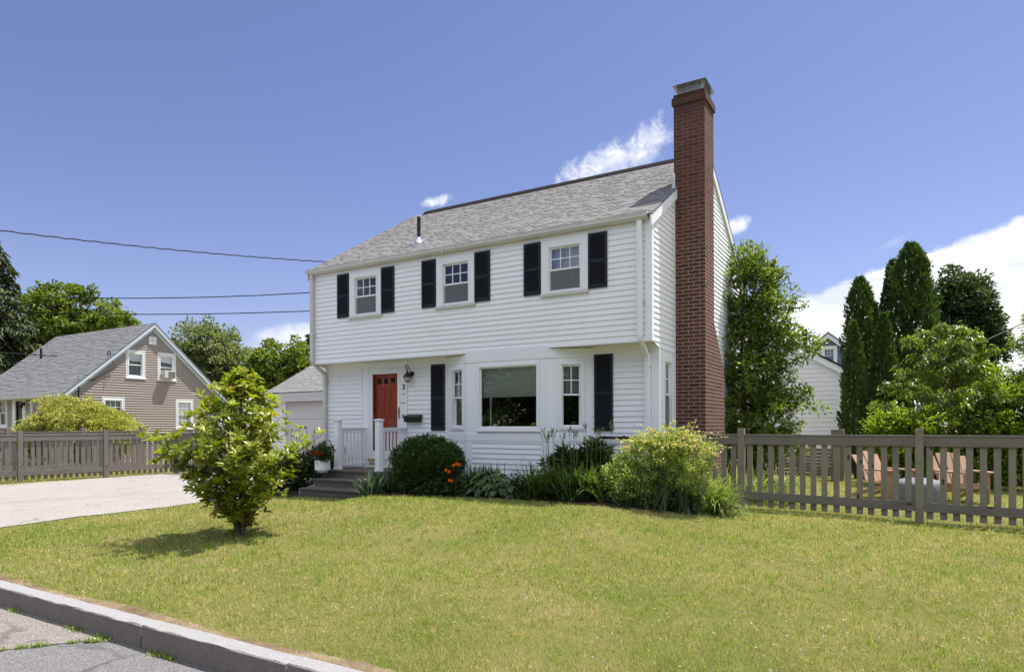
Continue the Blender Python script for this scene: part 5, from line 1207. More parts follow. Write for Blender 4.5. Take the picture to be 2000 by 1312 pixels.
# broad leaved hosta
ho = thing('hosta', 'broad leaved hosta mound below the picture window', 'plant', G(-2.6, -1.15))
n = 330; a = rng.uniform(0, 2 * np.pi, n); r = np.sqrt(rng.random(n)); P = np.stack([-2.62 + .66 * r * np.cos(a), -1.15 + .28 * r * np.sin(a), .56 - .30 * r ** 1.6 + rng.normal(0, .04, n)], 1); out = np.stack([np.cos(a), np.sin(a) - .3, -.35 + .4 * (1 - r)], 1)
V, F = bigleaves(P, out, np.array([0, 0, 1.0]) + out * .5 + rng.normal(0, .2, (n, 3)), rng.uniform(.13, .21, n), rng.uniform(.08, .125, n), rng.uniform(.2, .6, n), .08, (1.0, .8)); leafobj('foliage', V, F, 8, L_hosta, ho, smooth=True)
m = MB()
for i in range(40): q = P[rng.integers(n)]; m.tube([(-2.62 + (q[0] + 2.62) * .25, -1.15, .1), tuple(q)], .005, 5, cap=False)
m.tube([(-2.38, -1.0, .2), (-2.38, -1.0, .74)], .006, 5); m.build('stalk', M_twig, ho)
# peony like dark shrub below the right shutter
pe = thing('peony', 'dark leafy peony between the daylilies and the gas pipe', 'plant', G(-1.0, -.7))
V, F, tint, C = crown([(-1.22, -.7, .58, .45, .28, .38), (-.74, -.68, .68, .30, .26, .40)], 230, .10, 18, .11, .05, .7, .8, .3, updir=.2, noise=.3, cull=lambda P: P[:, 1] < .33)
npmesh('foliage', V, F, np.repeat(tint, 2), L_dark, pe)
m = MB()
for c in C[:24]: limb(m, (-1.0 + rng.normal(0, .1), -.7, .05), c, .008, .003, .1, 5, 4)
m.build('stems', M_twig, pe)
# white phlox
wf = thing('white_phlox', 'small plant with clusters of white flowers right of the hosta', 'flower', G(-2.08, -1.2))
V, F, tint, C = crown([(-2.08, -1.12, .30, .26, .14, .20)], 60, .06, 12, .06, .022, .6, .9, .2, updir=.3); npmesh('foliage', V, F, np.repeat(tint, 2), L_dark, wf)
P = []; 
for cx, cz in ((-2.58, .38), (-2.54, .31), (-2.41, .40), (-2.38, .28), (-2.28, .38), (-2.48, .36), (-2.60, .30)):
    P.append(np.stack([rng.normal(cx + .33, .028, 16), rng.normal(-1.24, .025, 16), rng.normal(cz + .07, .022, 16)], 1))
P = np.concatenate(P); n = len(P); V, F = leaves(P, rdir(n) + np.array([0, -.5, .2]), np.array([0, -1.0, .4]) + rng.normal(0, .5, (n, 3)), np.full(n, .024), np.full(n, .02), .05, 0); leafobj('petal', V, F, 2, L_white, wf)
# orange daylily
dl = clumpplant('orange_daylily', 'daylily with five open orange flowers in front of the boxwood', [(-3.45, -1.12), (-3.3, -1.05)], 80, (.4, .62), (.014, .024), 1.1, .35, L_blade, spread=.06, nseg=6, cat='flower')
m = MB(); PV = []; PF = []; o_ = 0
for fx, fz_h in ((-3.97, .55), (-3.82, .62), (-3.70, .67), (-3.88, .37), (-3.80, .36), (-3.63, .66), (-3.90, .52)):
    fx += .72; fz_h += .06; c = np.array([fx, -1.55 + rng.normal(0, .03), fz_h]); m.tube([(-3.3, -1.2, .12), ((-3.3 + fx) / 2, -1.4, .12 + fz_h * .5), tuple(c)], .005, 5)
    f = unit(np.array([rng.normal(0, .4), -1, .35 + rng.normal(0, .2)])); ref = unit(np.cross(f, [0, 0, 1.0])); r2 = np.cross(f, ref); n = 6; a = np.arange(n) * math.pi / 3 + rng.uniform(0, 1)
    out = ref[None] * np.cos(a)[:, None] + r2[None] * np.sin(a)[:, None]; v, fc = bigleaves(np.repeat(c[None], n, 0), out * .8 + f * .65, f[None] - out * .5 + 0 * out, np.full(n, .058), np.full(n, .026), np.full(n, -.35), .1, (.9, 1.0)); PV.append(v); PF.append(fc + o_); o_ += len(v)
m.build('stalk', M_twig, dl); leafobj('petal', np.concatenate(PV), np.concatenate(PF), 8, L_orange, dl, smooth=True)
# low dark groundcover under the boxwood edge and along the bed
gc = thing('edging_plant', 'low dark leaves filling the bed in front of the boxwood', 'plant', G(-4.0, -1.5))
V, F, tint, C = crown([(-4.0, -1.5, .24, .78, .30, .26), (-3.25, -1.35, .24, .4, .24, .22)], 190, .10, 14, .09, .03, .6, .8, .3, updir=.3); npmesh('foliage', V, F, np.repeat(tint, 2), L_dark, gc)
g2_ = thing('edging_plant', 'low dark leaves filling the bed between the daylilies and the lawn', 'plant', G(-1.2, -1.2))
V, F, tint, C = crown([(-1.7, -1.2, .26, .5, .20, .24), (-.85, -1.2, .28, .5, .22, .26), (-.1, -1.2, .24, .4, .2, .2), (.55, -.95, .2, .5, .2, .2)], 230, .09, 14, .08, .026, .6, .8, .3, updir=.4); npmesh('foliage', V, F, np.repeat(tint, 2), L_dark, g2_)
# planting left of the porch
lp = thing('peony', 'dark leafy plants crowding the left side of the porch steps', 'plant', G(-7.8, -.9))
V, F, tint, C = crown([(-7.75, -.75, .36, .38, .5, .42), (-7.65, -.2, .55, .30, .4, .45), (-8.2, -1.0, .3, .45, .5, .32)], 230, .11, 15, .12, .034, .7, .8, .35, updir=.25, noise=.35, cull=lambda P: (P[:, 0] < -7.32) | (P[:, 1] < -1.7)); npmesh('foliage', V, F, np.repeat(tint, 2), L_dark, lp)
m = MB()
for i in range(10):
    x, y = rng.uniform(-8.1, -7.5), rng.uniform(-.9, -.1); h = rng.uniform(.95, 1.4); m.tube([(x, y, 0), (x + rng.normal(0, .05), y, h)], [.006, .004], 5); m.lathe((x + .0, y, h), [(.004, -.01), (.016, .01), (.012, .035), (.003, .05)], 6)
m.build('seed_stalk', M_twig, lp)
# planter on its stand
pl = thing('planter', 'white ceramic pot of red geraniums on a black stand by the porch steps', 'planter', (-7.14, -.88, .285))
px_, py_ = -7.0, -.955; zb_0 = .285
m = MB(); m.lathe((px_, py_, .40), [(.115, 0), (.118, .05), (.158, .055), (.165, .07), (.165, .265), (.158, .27), (.145, .268), (.14, .23)], 28); m.build('pot', M_pot, pl, smooth=False)
m = MB(); m.tube([(px_ + .145 * math.cos(a), py_ + .145 * math.sin(a), .405) for a in np.linspace(0, 6.283, 25)], .009, 6)
for a in (.3, 1.87, 3.44, 5.01): m.tube([(px_ + .145 * math.cos(a), py_ + .145 * math.sin(a), .43), (px_ + .145 * math.cos(a), py_ + .145 * math.sin(a), zb_0)], .008, 6)
m.build('stand', M_black, pl)
V, F, tint, C = crown([(px_, py_, .78, .24, .20, .17)], 90, .06, 14, .05, .034, .6, .9, .25, updir=.4); npmesh('foliage', V, F, np.repeat(tint, 2), L_dark, pl)
V, F = blades(np.tile([[px_, py_, .66]], (26, 1)) + rng.normal(0, .03, (26, 3)), rng.uniform(0, 6.28, 26), np.abs(rng.normal(.25, .2, 26)), rng.uniform(.3, .5, 26), np.full(26, .014), np.full(26, .6), 5); leafobj('spike_leaf', V, F, 10, L_blade, pl)
P = np.concatenate([np.stack([rng.normal(cx, .035, 40), rng.normal(cy, .03, 40), rng.normal(cz, .014, 40)], 1) for cx, cy, cz in ((px_ - .10, py_ - .16, .815), (px_ + .06, py_ - .18, .83), (px_ + .13, py_ - .12, .82), (px_ + .10, py_ - .15, .835))]); n = len(P); V, F = leaves(P, rdir(n), rdir(n) + np.array([0, -.5, .8]), np.full(n, .026), np.full(n, .022), .1, 0); leafobj('petal', V, F, 2, L_red, pl)
P = np.stack([rng.normal(px_, .11, 24), rng.normal(py_ - .14, .03, 24), rng.normal(.70, .03, 24)], 1); n = len(P); V, F = leaves(P, rdir(n), rdir(n) + np.array([0, -.8, .4]), np.full(n, .018), np.full(n, .016), .1, 0); leafobj('white_petal', V, F, 2, L_white, pl)

# ------------------------------------------------------------------ trees and shrubs round about
tree('crabapple_tree', 'leafy multi stemmed tree growing behind the brick chimney', (.6, 6.0, -.03), 4.6, .07, [(.55, 6.0, 4.3, .80, .85, 1.2), (.60, 6.0, 2.9, .95, .95, 1.2), (.62, 5.9, 1.5, .95, .9, 1.1), (.6, 5.9, .6, .85, .85, .6), (1.3, 6.1, 3.3, .72, .55, .42), (1.3, 6.1, 2.0, .62, .5, .30), (.45, 6.0, 5.3, .5, .5, .65), (.95, 6.1, 4.9, .33, .35, .6), (1.25, 6.1, .9, .55, .5, .4), (1.75, 6.1, 3.3, .42, .4, .24), (1.2, 6.1, 4.35, .48, .4, .38), (1.85, 6.1, 1.9, .40, .4, .14)], 800, .22, 28, .105, .058, L_chim, M_barkd, stems=4, nlimb=60, twigs=150, cull=lambda P: P[:, 0] > .03 + .0 * P[:, 1], bias=.45, flat=.8, updir=.25, noise=.55)
def thuja(label, x, y, h, r, sc=1, lumps=(), dens=1.0, point=1.0):
    t = thing('arborvitae', label, 'tree', (x, y, 0), 'arborvitae columns behind the rear yard')
    n = int(2600 * dens * h * r); z = rng.random(n) ** .9 * h; a = rng.uniform(0, 6.283, n)
    pr = np.clip((1 - (z / h) ** (5.0 if point < 1 else 1.9)), .02, 1) ** (.6 if point < 1 else .8) * (.82 + .18 * np.minimum(1, z / (.2 * h)))
    lump = 1 + .20 * np.sin(a * 3 + z * 1.9 + x) * np.sin(z * 2.7 + a) + .15 * np.sin(a * 5 - z * 5.3) + .10 * np.sin(a * 9 + z * 11)
    rad = r * pr * lump * rng.uniform(.78, 1.05, n) * np.where(rng.random(n) < .06, rng.uniform(1, 1.25, n), 1)
    P = np.stack([x + rad * np.cos(a), y + rad * np.sin(a), z], 1); out = np.stack([np.cos(a), np.sin(a), np.zeros(n)], 1)
    for lx_, ly_, lz0, lz1, lr in lumps:
        k_ = int(2600 * dens * (lz1 - lz0) * lr * .9); zz = rng.random(k_); aa = rng.uniform(0, 6.283, k_); rr = lr * np.clip(1 - zz ** 2.2, .03, 1) ** .6 * (1 + .14 * np.sin(aa * 3 + zz * 9)) * rng.uniform(.8, 1.05, k_)
        P = np.concatenate([P, np.stack([x + lx_ + rr * np.cos(aa), y + ly_ + rr * np.sin(aa), lz0 + zz * (lz1 - lz0)], 1)]); out = np.concatenate([out, np.stack([np.cos(aa), np.sin(aa), 0 * aa], 1)])
    n = len(P); D = out * .55 + np.array([0, 0, .9]) + rng.normal(0, .30, (n, 3)); N = np.cross(D, rdir(n))
    V, F = leaves(P, D, N, rng.uniform(.09, .20, n) * sc, rng.uniform(.035, .07, n) * sc, .2, .1)
    tint = np.clip(.45 + .3 * np.sin(P[:, 2] * 3.1 + np.arctan2(P[:, 1] - y, P[:, 0] - x) * 2) * .6 + rng.normal(0, .2, n), 0, .95)
    npmesh('crown', V, F, np.repeat(tint, 2), L_thuja, t)
    m = MB(); m.tube([(x, y, -.1), (x, y, h * .5), (x, y, h * .92)], [r * .16, r * .1, .02], 8); m.build('trunk', M_barkd, t); return t
thuja('broad arborvitae with a flat clipped top behind the two pointed ones', 2.5, 13.9, 6.25, .46, 1, [(.40, .2, 1.0, 5.4, .36), (.15, .3, 3.5, 6.1, .34)], point=.5)
thuja('slim pointed arborvitae nearest the white outbuilding', 2.46, 11.5, 4.45, .36)
thuja('pointed arborvitae right of the slimmest one, wide at its foot', 3.24, 12.0, 4.70, .46, 1, [(.35, .1, 0, 2.4, .5)])
thuja('tallest arborvitae with a second stem on its left', 3.98, 14.6, 7.35, .68, 1, [(-.52, .4, 2.0, 6.95, .48), (.2, -.1, 3.5, 7.1, .42)], point=.5)
tree('linden_tree', 'dark dense tree rising right of the tallest arborvitae', (6.5, 32.5, -.2), 7.5, .22, [(6.5, 32.5, 7.0, 1.75, 1.8, 2.7), (6.2, 32.3, 4.3, 1.75, 1.8, 2.4), (7.3, 32.6, 6.0, 1.25, 1.4, 2.0), (6.0, 32, 8.2, .9, 1, 1.4)], 760, .42, 46, .19, .14, L_far, M_barkd, bias=.65, updir=.1, droop=.35, noise=.4)
def spraytree(name, label, base, h, nbr, rfun, zlo, nl, L, Wd, lmat, bmat, droop, lean=(0, 0), cat='tree', up=.5, jit=.05):
    """open tree: every leaf hangs along a visible branch"""
    t = thing(name, label, cat, base); bx, by, bz = base; m = MB(); tr = limb(m, (bx, by, bz - .1), (bx + lean[0], by + lean[1], bz + h), .05, .008, .05, 8, 12); P = []; D = []; T = []
    for i in range(nbr):
        f = (i + rng.random()) / nbr; z0 = h * (zlo + (1 - zlo) * f) * .9; a = i * 2.39996 + rng.normal(0, .3); rr = rfun(f) * rng.uniform(.7, 1.15)
        s0 = np.array([np.interp(z0 / h * 12, range(13), [q[c] for q in tr]) for c in range(3)]); e = s0 + np.array([math.cos(a) * rr, math.sin(a) * rr * .8, rr * up * rng.uniform(.4, 1.3)]); pts = np.array(limb(m, s0, e, .014, .003, .12, 6, 6)); ct = rng.normal(.5, .12)
        subs = [pts]
        for j in range(3):
            q = pts[rng.integers(2, 6)]; e2 = q + np.array([math.cos(a + rng.normal(0, .7)), math.sin(a + rng.normal(0, .7)), rng.uniform(-.1, .6)]) * rr * rng.uniform(.2, .45); subs.append(np.array(limb(m, q, e2, .006, .002, .1, 5, 6)))
        for sp_ in subs:
            k_ = int(nl * (1.0 if sp_ is pts else .55)); tt = .25 + .75 * rng.random(k_) ** .8; p = np.stack([np.interp(tt * 6, range(7), sp_[:, c]) for c in range(3)], 1) + rng.normal(0, jit, (k_, 3)); P.append(p); d = rdir(k_); d[:, 2] = -droop + rng.normal(0, .3, k_); D.append(d + (sp_[-1] - sp_[0])[None] * .4); T.append(np.clip(rng.normal(ct, .18, k_), 0, .93))
    m.build('trunk', bmat, t, smooth=True); P = np.concatenate(P); D = np.concatenate(D); T = np.concatenate(T); n = len(P); T = np.where(rng.random(n) < .03, 1, T)
    V, F = leaves(P, D, np.array([0, 0, 1.0]) + rng.normal(0, .6, (n, 3)), L * rng.uniform(.7, 1.2, n), Wd * rng.uniform(.7, 1.2, n), .2, .15); npmesh('crown', V, F, np.repeat(T, 2), lmat, t); return t
spraytree('cherry_tree', 'young cherry tree with drooping glossy leaves and bare grey limbs showing', (4.72, 8.2, -.1), 4.15, 34, lambda f: 1.35 * (1 - f) ** .6 + .22, .30, 85, .135, .055, L_cherry, M_bark, .75, jit=.06)
spraytree('ash_tree', 'light green tree cut by the right edge of the picture', (6.75, 8.4, -.1), 4.75, 34, lambda f: .95 * (1 - f) ** .5 + .2, .30, 80, .10, .042, L_shrub, M_bark, .1, jit=.07, up=.8)
tree('forsythia', 'bright leafy shrub in front of the dark arborvitae, left of the cherry tree', (3.9, 7.2, -.08), 1.6, .03, [(3.85, 7.2, .95, .85, .6, .75), (3.4, 7.1, 1.2, .45, .45, .5), (4.4, 7.3, 1.3, .5, .5, .55)], 260, .18, 24, .115, .05, L_shrub, M_twig, stems=5, twigs=70, nlimb=30, cat='shrub', bias=.5, updir=.45, noise=.45)
tree('forsythia', 'bright leafy shrub mass filling the right corner behind the fence', (5.5, 7.4, -.1), 2.2, .03, [(5.3, 7.5, 1.0, .9, .6, 1.0), (6.1, 7.4, 1.15, .9, .6, 1.1), (5.7, 7.6, 1.9, .7, .5, .7), (6.6, 7.3, 1.4, .6, .5, 1.0)], 560, .2, 26, .11, .05, L_shrub, M_twig, stems=6, twigs=70, nlimb=40, cat='shrub', bias=.45, updir=.35, noise=.45)
tree('yew', 'dark shrub in shade at the foot of the rear fence', (4.2, 8.4, -.08), 1.0, .03, [(4.2, 8.4, .5, 1.2, .35, .6)], 160, .14, 20, .06, .02, L_thuja, M_barkd, stems=4, nlimb=14, cat='shrub', bias=.6)
clumpplant('daylily', 'daylily blades behind the fence beside the first post', [(1.0, 1.5), (1.5, 1.6), (1.9, 1.7), (1.3, 1.9)], 260, (.5, .9), (.014, .024), 1.2, .35, L_bladeb, spread=.12, nseg=6)
# left side
ls = tree('burning_bush', 'broad pale yellow green shrub in front of the taupe cottage', (-19.6, .4, -.02), 1.6, .05, [(-19.5, .3, 1.25, 1.45, 1.15, 1.0), (-20.0, .0, 1.45, .9, .9, .95), (-18.8, .7, 1.1, 1.1, 1.0, .8), (-20.3, -.3, 1.0, .95, .9, .75)], 1700, .17, 34, .070, .050, L_yel, M_twig, stems=7, nlimb=40, cat='shrub', bias=.8, flat=.75, updir=.3, noise=.25)
tree('maple_tree', 'large round headed green maple behind the cottage roof at left', (-45.3, 12.1, 0), 8.5, .35, [(-45.3, 12.1, 8.4, 2.9, 3.0, 2.7), (-43.7, 13.2, 7.0, 2.6, 2.6, 2.2), (-46.8, 11.2, 7.3, 2.6, 2.6, 2.5), (-44.6, 12.5, 5.5, 3.6, 3.2, 2.0)], 620, .52, 46, .25, .21, L_maple, M_barkd, bias=.75, flat=.7, updir=.0, droop=.3, noise=.35)
tree('maple_tree', 'smaller maple crown peeping over the cottage ridge', (-40.8, 12.6, 0), 7, .25, [(-40.8, 12.6, 7.5, 1.6, 1.6, 1.7), (-40.2, 12.8, 6.2, 2.2, 2, 1.6), (-41.8, 12, 6.3, 1.4, 1.5, 1.5)], 240, .46, 42, .24, .2, L_maple, M_barkd, bias=.7, flat=.7, updir=0, droop=.3, noise=.4)
tree('silver_maple', 'grey green loose tree right of the cottage gable', (-34.6, 15.0, 0), 6.5, .3, [(-34.7, 15.0, 6.4, 1.9, 2.0, 1.75), (-35.6, 14.4, 5.0, 1.9, 1.9, 1.9), (-33.5, 15.7, 4.9, 1.8, 1.8, 2.2), (-34.6, 15, 3.2, 2.4, 2.2, 2.0)], 800, .40, 40, .20, .13, L_silver, M_bark, bias=.6, updir=.15, noise=.45)
tree('maple_tree', 'bright green tree between the magnolia and the garage roof', (-24.2, 12.0, 0), 4.6, .2, [(-24.3, 12.0, 4.5, 1.3, 1.4, 1.1), (-23.2, 12.6, 4.6, 1.2, 1.2, 1.1), (-24.9, 11.7, 3.6, 1.4, 1.4, 1.2), (-23.5, 12.4, 3.4, 1.7, 1.5, 1.3)], 320, .36, 38, .19, .15, L_maple, M_barkd, bias=.7, updir=.05, droop=.3, noise=.4)
def conifer(name, label, x, y, h, r, nb, L_, mat, z0=.12, droop=.35, cat='tree', group=None, dens=1.0, up=.0):
    t = thing(name, label, cat, (x, y, 0), group); m = MB(); m.tube([(x, y, -.1), (x + .05, y, h * .5), (x, y, h)], [r * .055, r * .035, .015], 8); P = []; D = []
    for i in range(nb):
        f = (i + rng.random()) / nb; z = h * (z0 + (1 - z0) * f); rl = r * (1 - f) ** .75 * rng.uniform(.65, 1.12) + .15; a = i * 2.39996 + rng.normal(0, .3)
        e = np.array([x + rl * math.cos(a), y + rl * math.sin(a), z - rl * droop + up * rl]); s0 = np.array([x, y, z]); q = (s0 + e) / 2 - np.array([0, 0, rl * .05]); m.tube([s0, q, e], [.03, .02, .006], 5, cap=False)
        k_ = int(60 * dens * max(.5, rl)); tt = rng.random(k_) ** .65; side = np.array([-math.sin(a), math.cos(a), 0]); w = (1 - tt * .75) * rl * .28
        p = s0 + (e - s0) * tt[:, None] + side * (rng.normal(0, .55, k_) * w)[:, None]; p[:, 2] += -np.abs(rng.normal(0, .12, k_)) * (1 + rl * .25) + .03 - .05 * rl * np.sin(tt * 3.14); P.append(p); D.append(unit(e - s0)[None] * .7 + side * rng.normal(0, .7, k_)[:, None] + np.array([0, 0, -.45 + up]) + rng.normal(0, .25, (k_, 3)))
    P = np.concatenate(P); D = np.concatenate(D); n = len(P); V, F = leaves(P, D, np.array([0, 0, 1.0]) + rng.normal(0, .6, (n, 3)), L_ * rng.uniform(.7, 1.3, n), L_ * .30 * rng.uniform(.7, 1.3, n), .2, .2)
    m.build('trunk', M_barkd, t); leafobj('crown', V, F, 2, mat, t); return t
conifer('spruce_tree', 'tall drooping spruce cut by the left edge behind the cottage', -36.6, 4.4, 11.2, 4.0, 120, .40, L_spruce, .1, .45, dens=.85)
conifer('pine_tree', 'dark pine top beside the upper end of the garage roof', -27.2, 17.2, 6.9, 2.2, 60, .34, L_spruce, .2, .05, dens=1.2, up=.25)
conifer('pine_tree', 'thin bluish pine tip left of the garage roof top', -29.8, 16.0, 6.3, 1.2, 40, .3, L_spruce, .3, .05, dens=1.0, up=.2)
# trees over the road, seen only as reflections in the window glass
for i, (x, y, h) in enumerate(((-15, -25, 7.5), (-10.5, -27, 7.0), (-19.5, -23.5, 7.5), (-5.5, -28, 7), (-24, -22, 7), (-29, -21, 7.5), (-35, -20, 7), (9.5, -27.5, 7), (14.5, -27, 7.5), (20, -26, 7))):
    tree('street_tree', 'broad dark tree across the road, mirrored in the front window glass', (x, y, -.4), h * .6, .2, [(x, y, h * .62, 3.0, 2.6, h * .38), (x + 1.4, y, h * .34, 2.8, 2.2, h * .36), (x - 1.4, y + .3, h * .28, 2.4, 2.2, h * .3)], 170, .8, 40, .34, .24, L_far, M_barkd, 'trees across the road', bias=.55, nlimb=8)

# ------------------------------------------------------------------ lawn grass
def grass():
    pts = []
    def scatter(n, x0, x1, y0, y1):
        return np.stack([rng.uniform(x0, x1, n), rng.uniform(y0, y1, n)], 1)
    cx, cy = 3.745, -11.036
    def thin(p, ref, pw):
        d = np.hypot(p[:, 0] - cx, p[:, 1] - cy); return p[rng.random(len(p)) < np.minimum(1, (ref / d) ** pw)]
    a = scatter(1250000, -8.0, 8.6, -7.89, .95)
    # keep what the picture frames, with a margin
    def inview(p):
        v = p - np.array([cx, cy]); f = v @ np.array([-.511, .859]); r = v @ np.array([.859, .511]); return (f > 1.0) & (np.abs(r) < f * .86 + 1.4)
    a = a[inview(a)]; a = thin(a, 4.2, 1.25)
    b = scatter(60000, 1.2, 9.0, .7, 8.8); b = b[inview(b)]
    c = scatter(9000, -16.9, -15.2, -7.5, .9)
    c2 = scatter(7000, -17.6, -16.0, -6, 1.2); c3 = scatter(2500, -15.4, -13, .7, 1.3)
    p = np.concatenate([a, b, c, c2, c3])
    # outside the bed, the porch and the drive
    poly = np.array(bed); inside = np.zeros(len(p), bool); j = len(poly) - 1
    for i in range(len(poly)):
        xi, yi = poly[i]; xj, yj = poly[j]; hit = ((yi > p[:, 1]) != (yj > p[:, 1])) & (p[:, 0] < (xj - xi) * (p[:, 1] - yi) / (yj - yi + 1e-12) + xi); inside ^= hit; j = i
    drive = (p[:, 0] > -15.33) & (p[:, 0] < -7.86 + .05 * np.sin(p[:, 1] * 1.7 + 1) + rng.normal(0, .02, len(p))) & (p[:, 1] < .78)
    house_ = (p[:, 0] < .05) & (p[:, 1] > .3) & (p[:, 0] > -8.6)
    kerbgap = (p[:, 1] < -7.80 + .03 * np.sin(p[:, 0] * 3)) & (rng.random(len(p)) < .75)
    p = p[~(inside | drive | house_ | kerbgap)]; n = len(p); d = np.hypot(p[:, 0] - cx, p[:, 1] - cy)
    z = np.array(bumpy(p[:, 0], p[:, 1]))
    patch = .5 + .5 * np.sin(p[:, 0] * 1.9 + 1.3 * np.sin(p[:, 1] * 1.1)) * np.sin(p[:, 1] * 2.3 + p[:, 0] * .7)
    H = rng.uniform(.016, .058, n) * (.8 + .5 * patch) * np.clip(.85 + d * .012, .85, 1.1); Wd = rng.uniform(.0022, .0042, n) * np.clip(d / 5, .9, 3.0)
    az_ = rng.uniform(0, 6.283, n); ln = np.abs(rng.normal(.55, .35, n)); lean = np.stack([np.cos(az_) * np.sin(ln), np.sin(az_) * np.sin(ln), np.cos(ln)], 1)
    side = rdir(n); side[:, 2] *= .2; side = unit(side); B = np.concatenate([p, z[:, None] - .003], 1)
    V = np.stack([B - side * Wd[:, None] / 2, B + side * Wd[:, None] / 2, B + lean * H[:, None]], 1).reshape(-1, 3); F = np.arange(3 * n).reshape(-1, 3)
    tint = rng.random(n)
    # coarser tufts and bleached blades lying flat
    tc_ = scatter(5200, -7.7, 8.0, -7.8, .6); tc_ = tc_[inview(tc_)]; dd = np.hypot(tc_[:, 0] - cx, tc_[:, 1] - cy); tc_ = tc_[rng.random(len(tc_)) < np.minimum(1, 5.5 / dd)]
    ok = np.array([not inpoly(x, y, bed) and not (x < -7.9) and not (y > .3 and x < .1) and y > -7.75 for x, y in tc_]); tc_ = tc_[ok]
    nb_ = 16; q = np.repeat(tc_, nb_, 0) + rng.normal(0, .022, (len(tc_) * nb_, 2)); m_ = len(q); dq = np.hypot(q[:, 0] - cx, q[:, 1] - cy); a3 = rng.uniform(0, 6.283, m_); l3 = np.abs(rng.normal(.45, .3, m_)); B3 = np.concatenate([q, np.array(bumpy(q[:, 0], q[:, 1]))[:, None] - .003], 1)
    s3 = rdir(m_); s3[:, 2] *= .2; s3 = unit(s3); w3 = rng.uniform(.003, .0055, m_) * np.clip(dq / 5, .9, 2.2); h3 = rng.uniform(.035, .075, m_); le3 = np.stack([np.cos(a3) * np.sin(l3), np.sin(a3) * np.sin(l3), np.cos(l3)], 1)
    V3 = np.stack([B3 - s3 * w3[:, None] / 2, B3 + s3 * w3[:, None] / 2, B3 + le3 * h3[:, None]], 1).reshape(-1, 3)
    tt3 = np.repeat(rng.random(len(tc_)), nb_); t3 = (np.floor(rng.uniform(.15, 1, m_) * 57) + np.where(tt3 < .3, .9, .05 + .3 * rng.random(m_))) / 57.31
    pat = lambda p: np.sin(p[:, 0] * 1.3 + 2 * np.sin(p[:, 1] * .9 + 1)) + np.sin(p[:, 1] * 2.1 - p[:, 0] * .8 + 1.5 * np.sin(p[:, 0] * 1.7)) + .6 * np.sin(p[:, 0] * 4.3 + p[:, 1] * 3.1)
    f_ = scatter(60000, -7.7, 8.0, -7.8, .6); f_ = f_[inview(f_)]; df = np.hypot(f_[:, 0] - cx, f_[:, 1] - cy); f_ = f_[(rng.random(len(f_)) < np.minimum(1, 5 / df)) & ~((f_[:, 1] > -2.2) & (f_[:, 0] < 1.3)) & (f_[:, 1] > -7.78)]; f_ = f_[rng.random(len(f_)) < np.clip(.18 + .35 * pat(f_), .04, .9)]
    m4 = len(f_); df = np.hypot(f_[:, 0] - cx, f_[:, 1] - cy); a4 = rng.uniform(0, 6.283, m4); B4 = np.concatenate([f_, np.array(bumpy(f_[:, 0], f_[:, 1]))[:, None] + rng.uniform(.018, .034, m4)[:, None]], 1); d4 = np.stack([np.cos(a4), np.sin(a4), rng.normal(0, .25, m4)], 1); s4 = np.stack([-np.sin(a4), np.cos(a4), 0 * a4], 1); w4 = rng.uniform(.0022, .004, m4) * np.clip(df / 5, .9, 2.2); h4 = rng.uniform(.02, .05, m4)
    V4 = np.stack([B4 - s4 * w4[:, None] / 2, B4 + s4 * w4[:, None] / 2, B4 + d4 * h4[:, None]], 1).reshape(-1, 3); t4 = (np.floor(rng.uniform(.15, .8, m4) * 57) + .97) / 57.31
    V = np.concatenate([V, V3, V4]); F = np.arange(len(V)).reshape(-1, 3); tint = np.concatenate([tint, t3, t4])
    o = npmesh('lawn_grass', V, F, tint, M_grass); o['kind'] = 'stuff'; tag(o, 'short mown grass of the front lawn with dry straw coloured patches', 'grass')
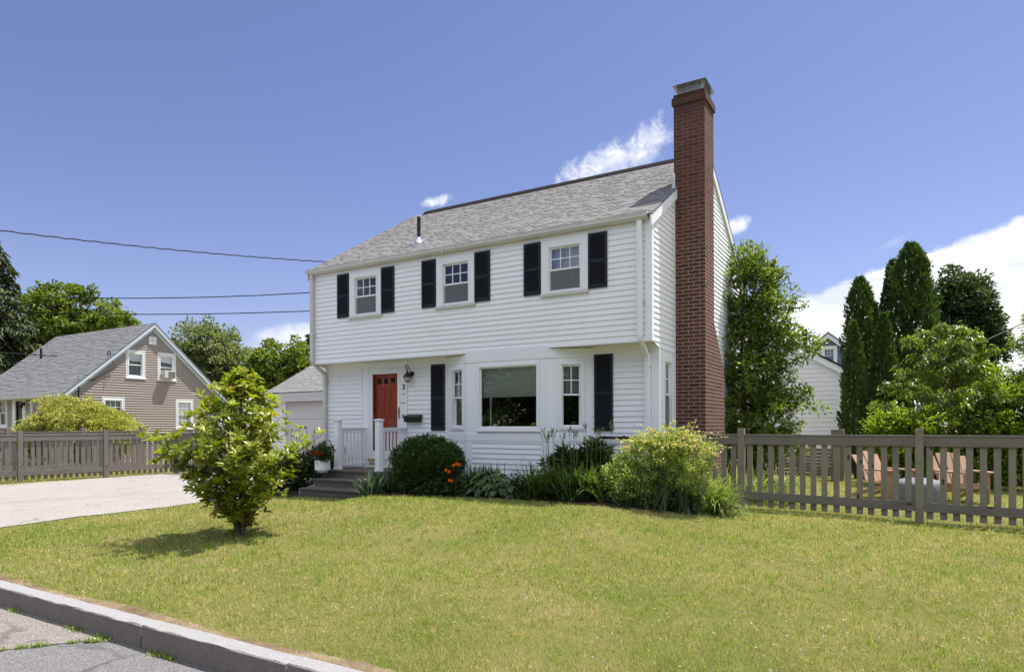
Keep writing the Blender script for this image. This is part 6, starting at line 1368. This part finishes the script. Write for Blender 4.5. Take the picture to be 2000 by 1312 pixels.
    # clover heads
    q = np.concatenate([np.stack([rng.normal(mx, sx_, k_), rng.normal(my, sy_, k_)], 1) for mx, my, sx_, sy_, k_ in ((2.6, -5.9, .7, .7, 46), (1.2, -5.6, .8, .9, 20), (4.2, -5.8, .8, .8, 22), (.3, -6.6, .6, .4, 14), (-1.6, -6.8, .8, .4, 12), (2, -3.5, 1.6, .9, 16))])
    q = q[(q[:, 1] > -7.8)]; k_ = 22; P = np.repeat(np.concatenate([q, (gz(q[:, 0], q[:, 1]) + rng.uniform(.035, .06, len(q)))[:, None]], 1), k_, 0); dd = rdir(len(P)); dd[:, 2] = np.abs(dd[:, 2]); V, F = leaves(P, dd, rdir(len(P)), np.full(len(P), .0085), np.full(len(P), .006), .1, 0)
    o = npmesh('clover_flowers', V, F, np.full(len(F), .5), L_white); o['kind'] = 'stuff'; tag(o, 'tiny white clover heads scattered through the lawn', 'flowers')
    # weeds in the asphalt joint and along the kerb foot
    L1 = [(-1.86, -8.10), (-2.05, -8.24), (-2.35, -8.63), (-2.62, -9.1), (-2.9, -9.85)]; W_ = []
    for (ax, ay), (bx2, by2) in zip(L1[:-1], L1[1:]):
        t = rng.random(420); dens_ = np.sin(t * 9 + ax * 5) > -.45; t = t[dens_]; W_.append(np.stack([ax + (bx2 - ax) * t + rng.normal(0, .014, len(t)), ay + (by2 - ay) * t + rng.normal(0, .014, len(t))], 1))
    for wx in (-3.55, -2.45, -2.38, -1.2, -1.05, -2.0): W_.append(np.stack([rng.normal(wx, .06, 90), -8.075 - np.abs(rng.normal(0, .018, 90))], 1))
    w = np.concatenate(W_); nw = len(w); V, F = blades(np.concatenate([w, np.full((nw, 1), -.341)], 1), rng.uniform(0, 6.28, nw), np.abs(rng.normal(.7, .4, nw)), rng.uniform(.015, .05, nw), rng.uniform(.004, .008, nw), np.full(nw, .8), 3); o = npmesh('weeds', V, F, np.repeat(rng.uniform(0, .9, nw), 6), L_bladeb); o['kind'] = 'stuff'; tag(o, 'small weeds along the asphalt joint and kerb foot', 'weeds')
grass()
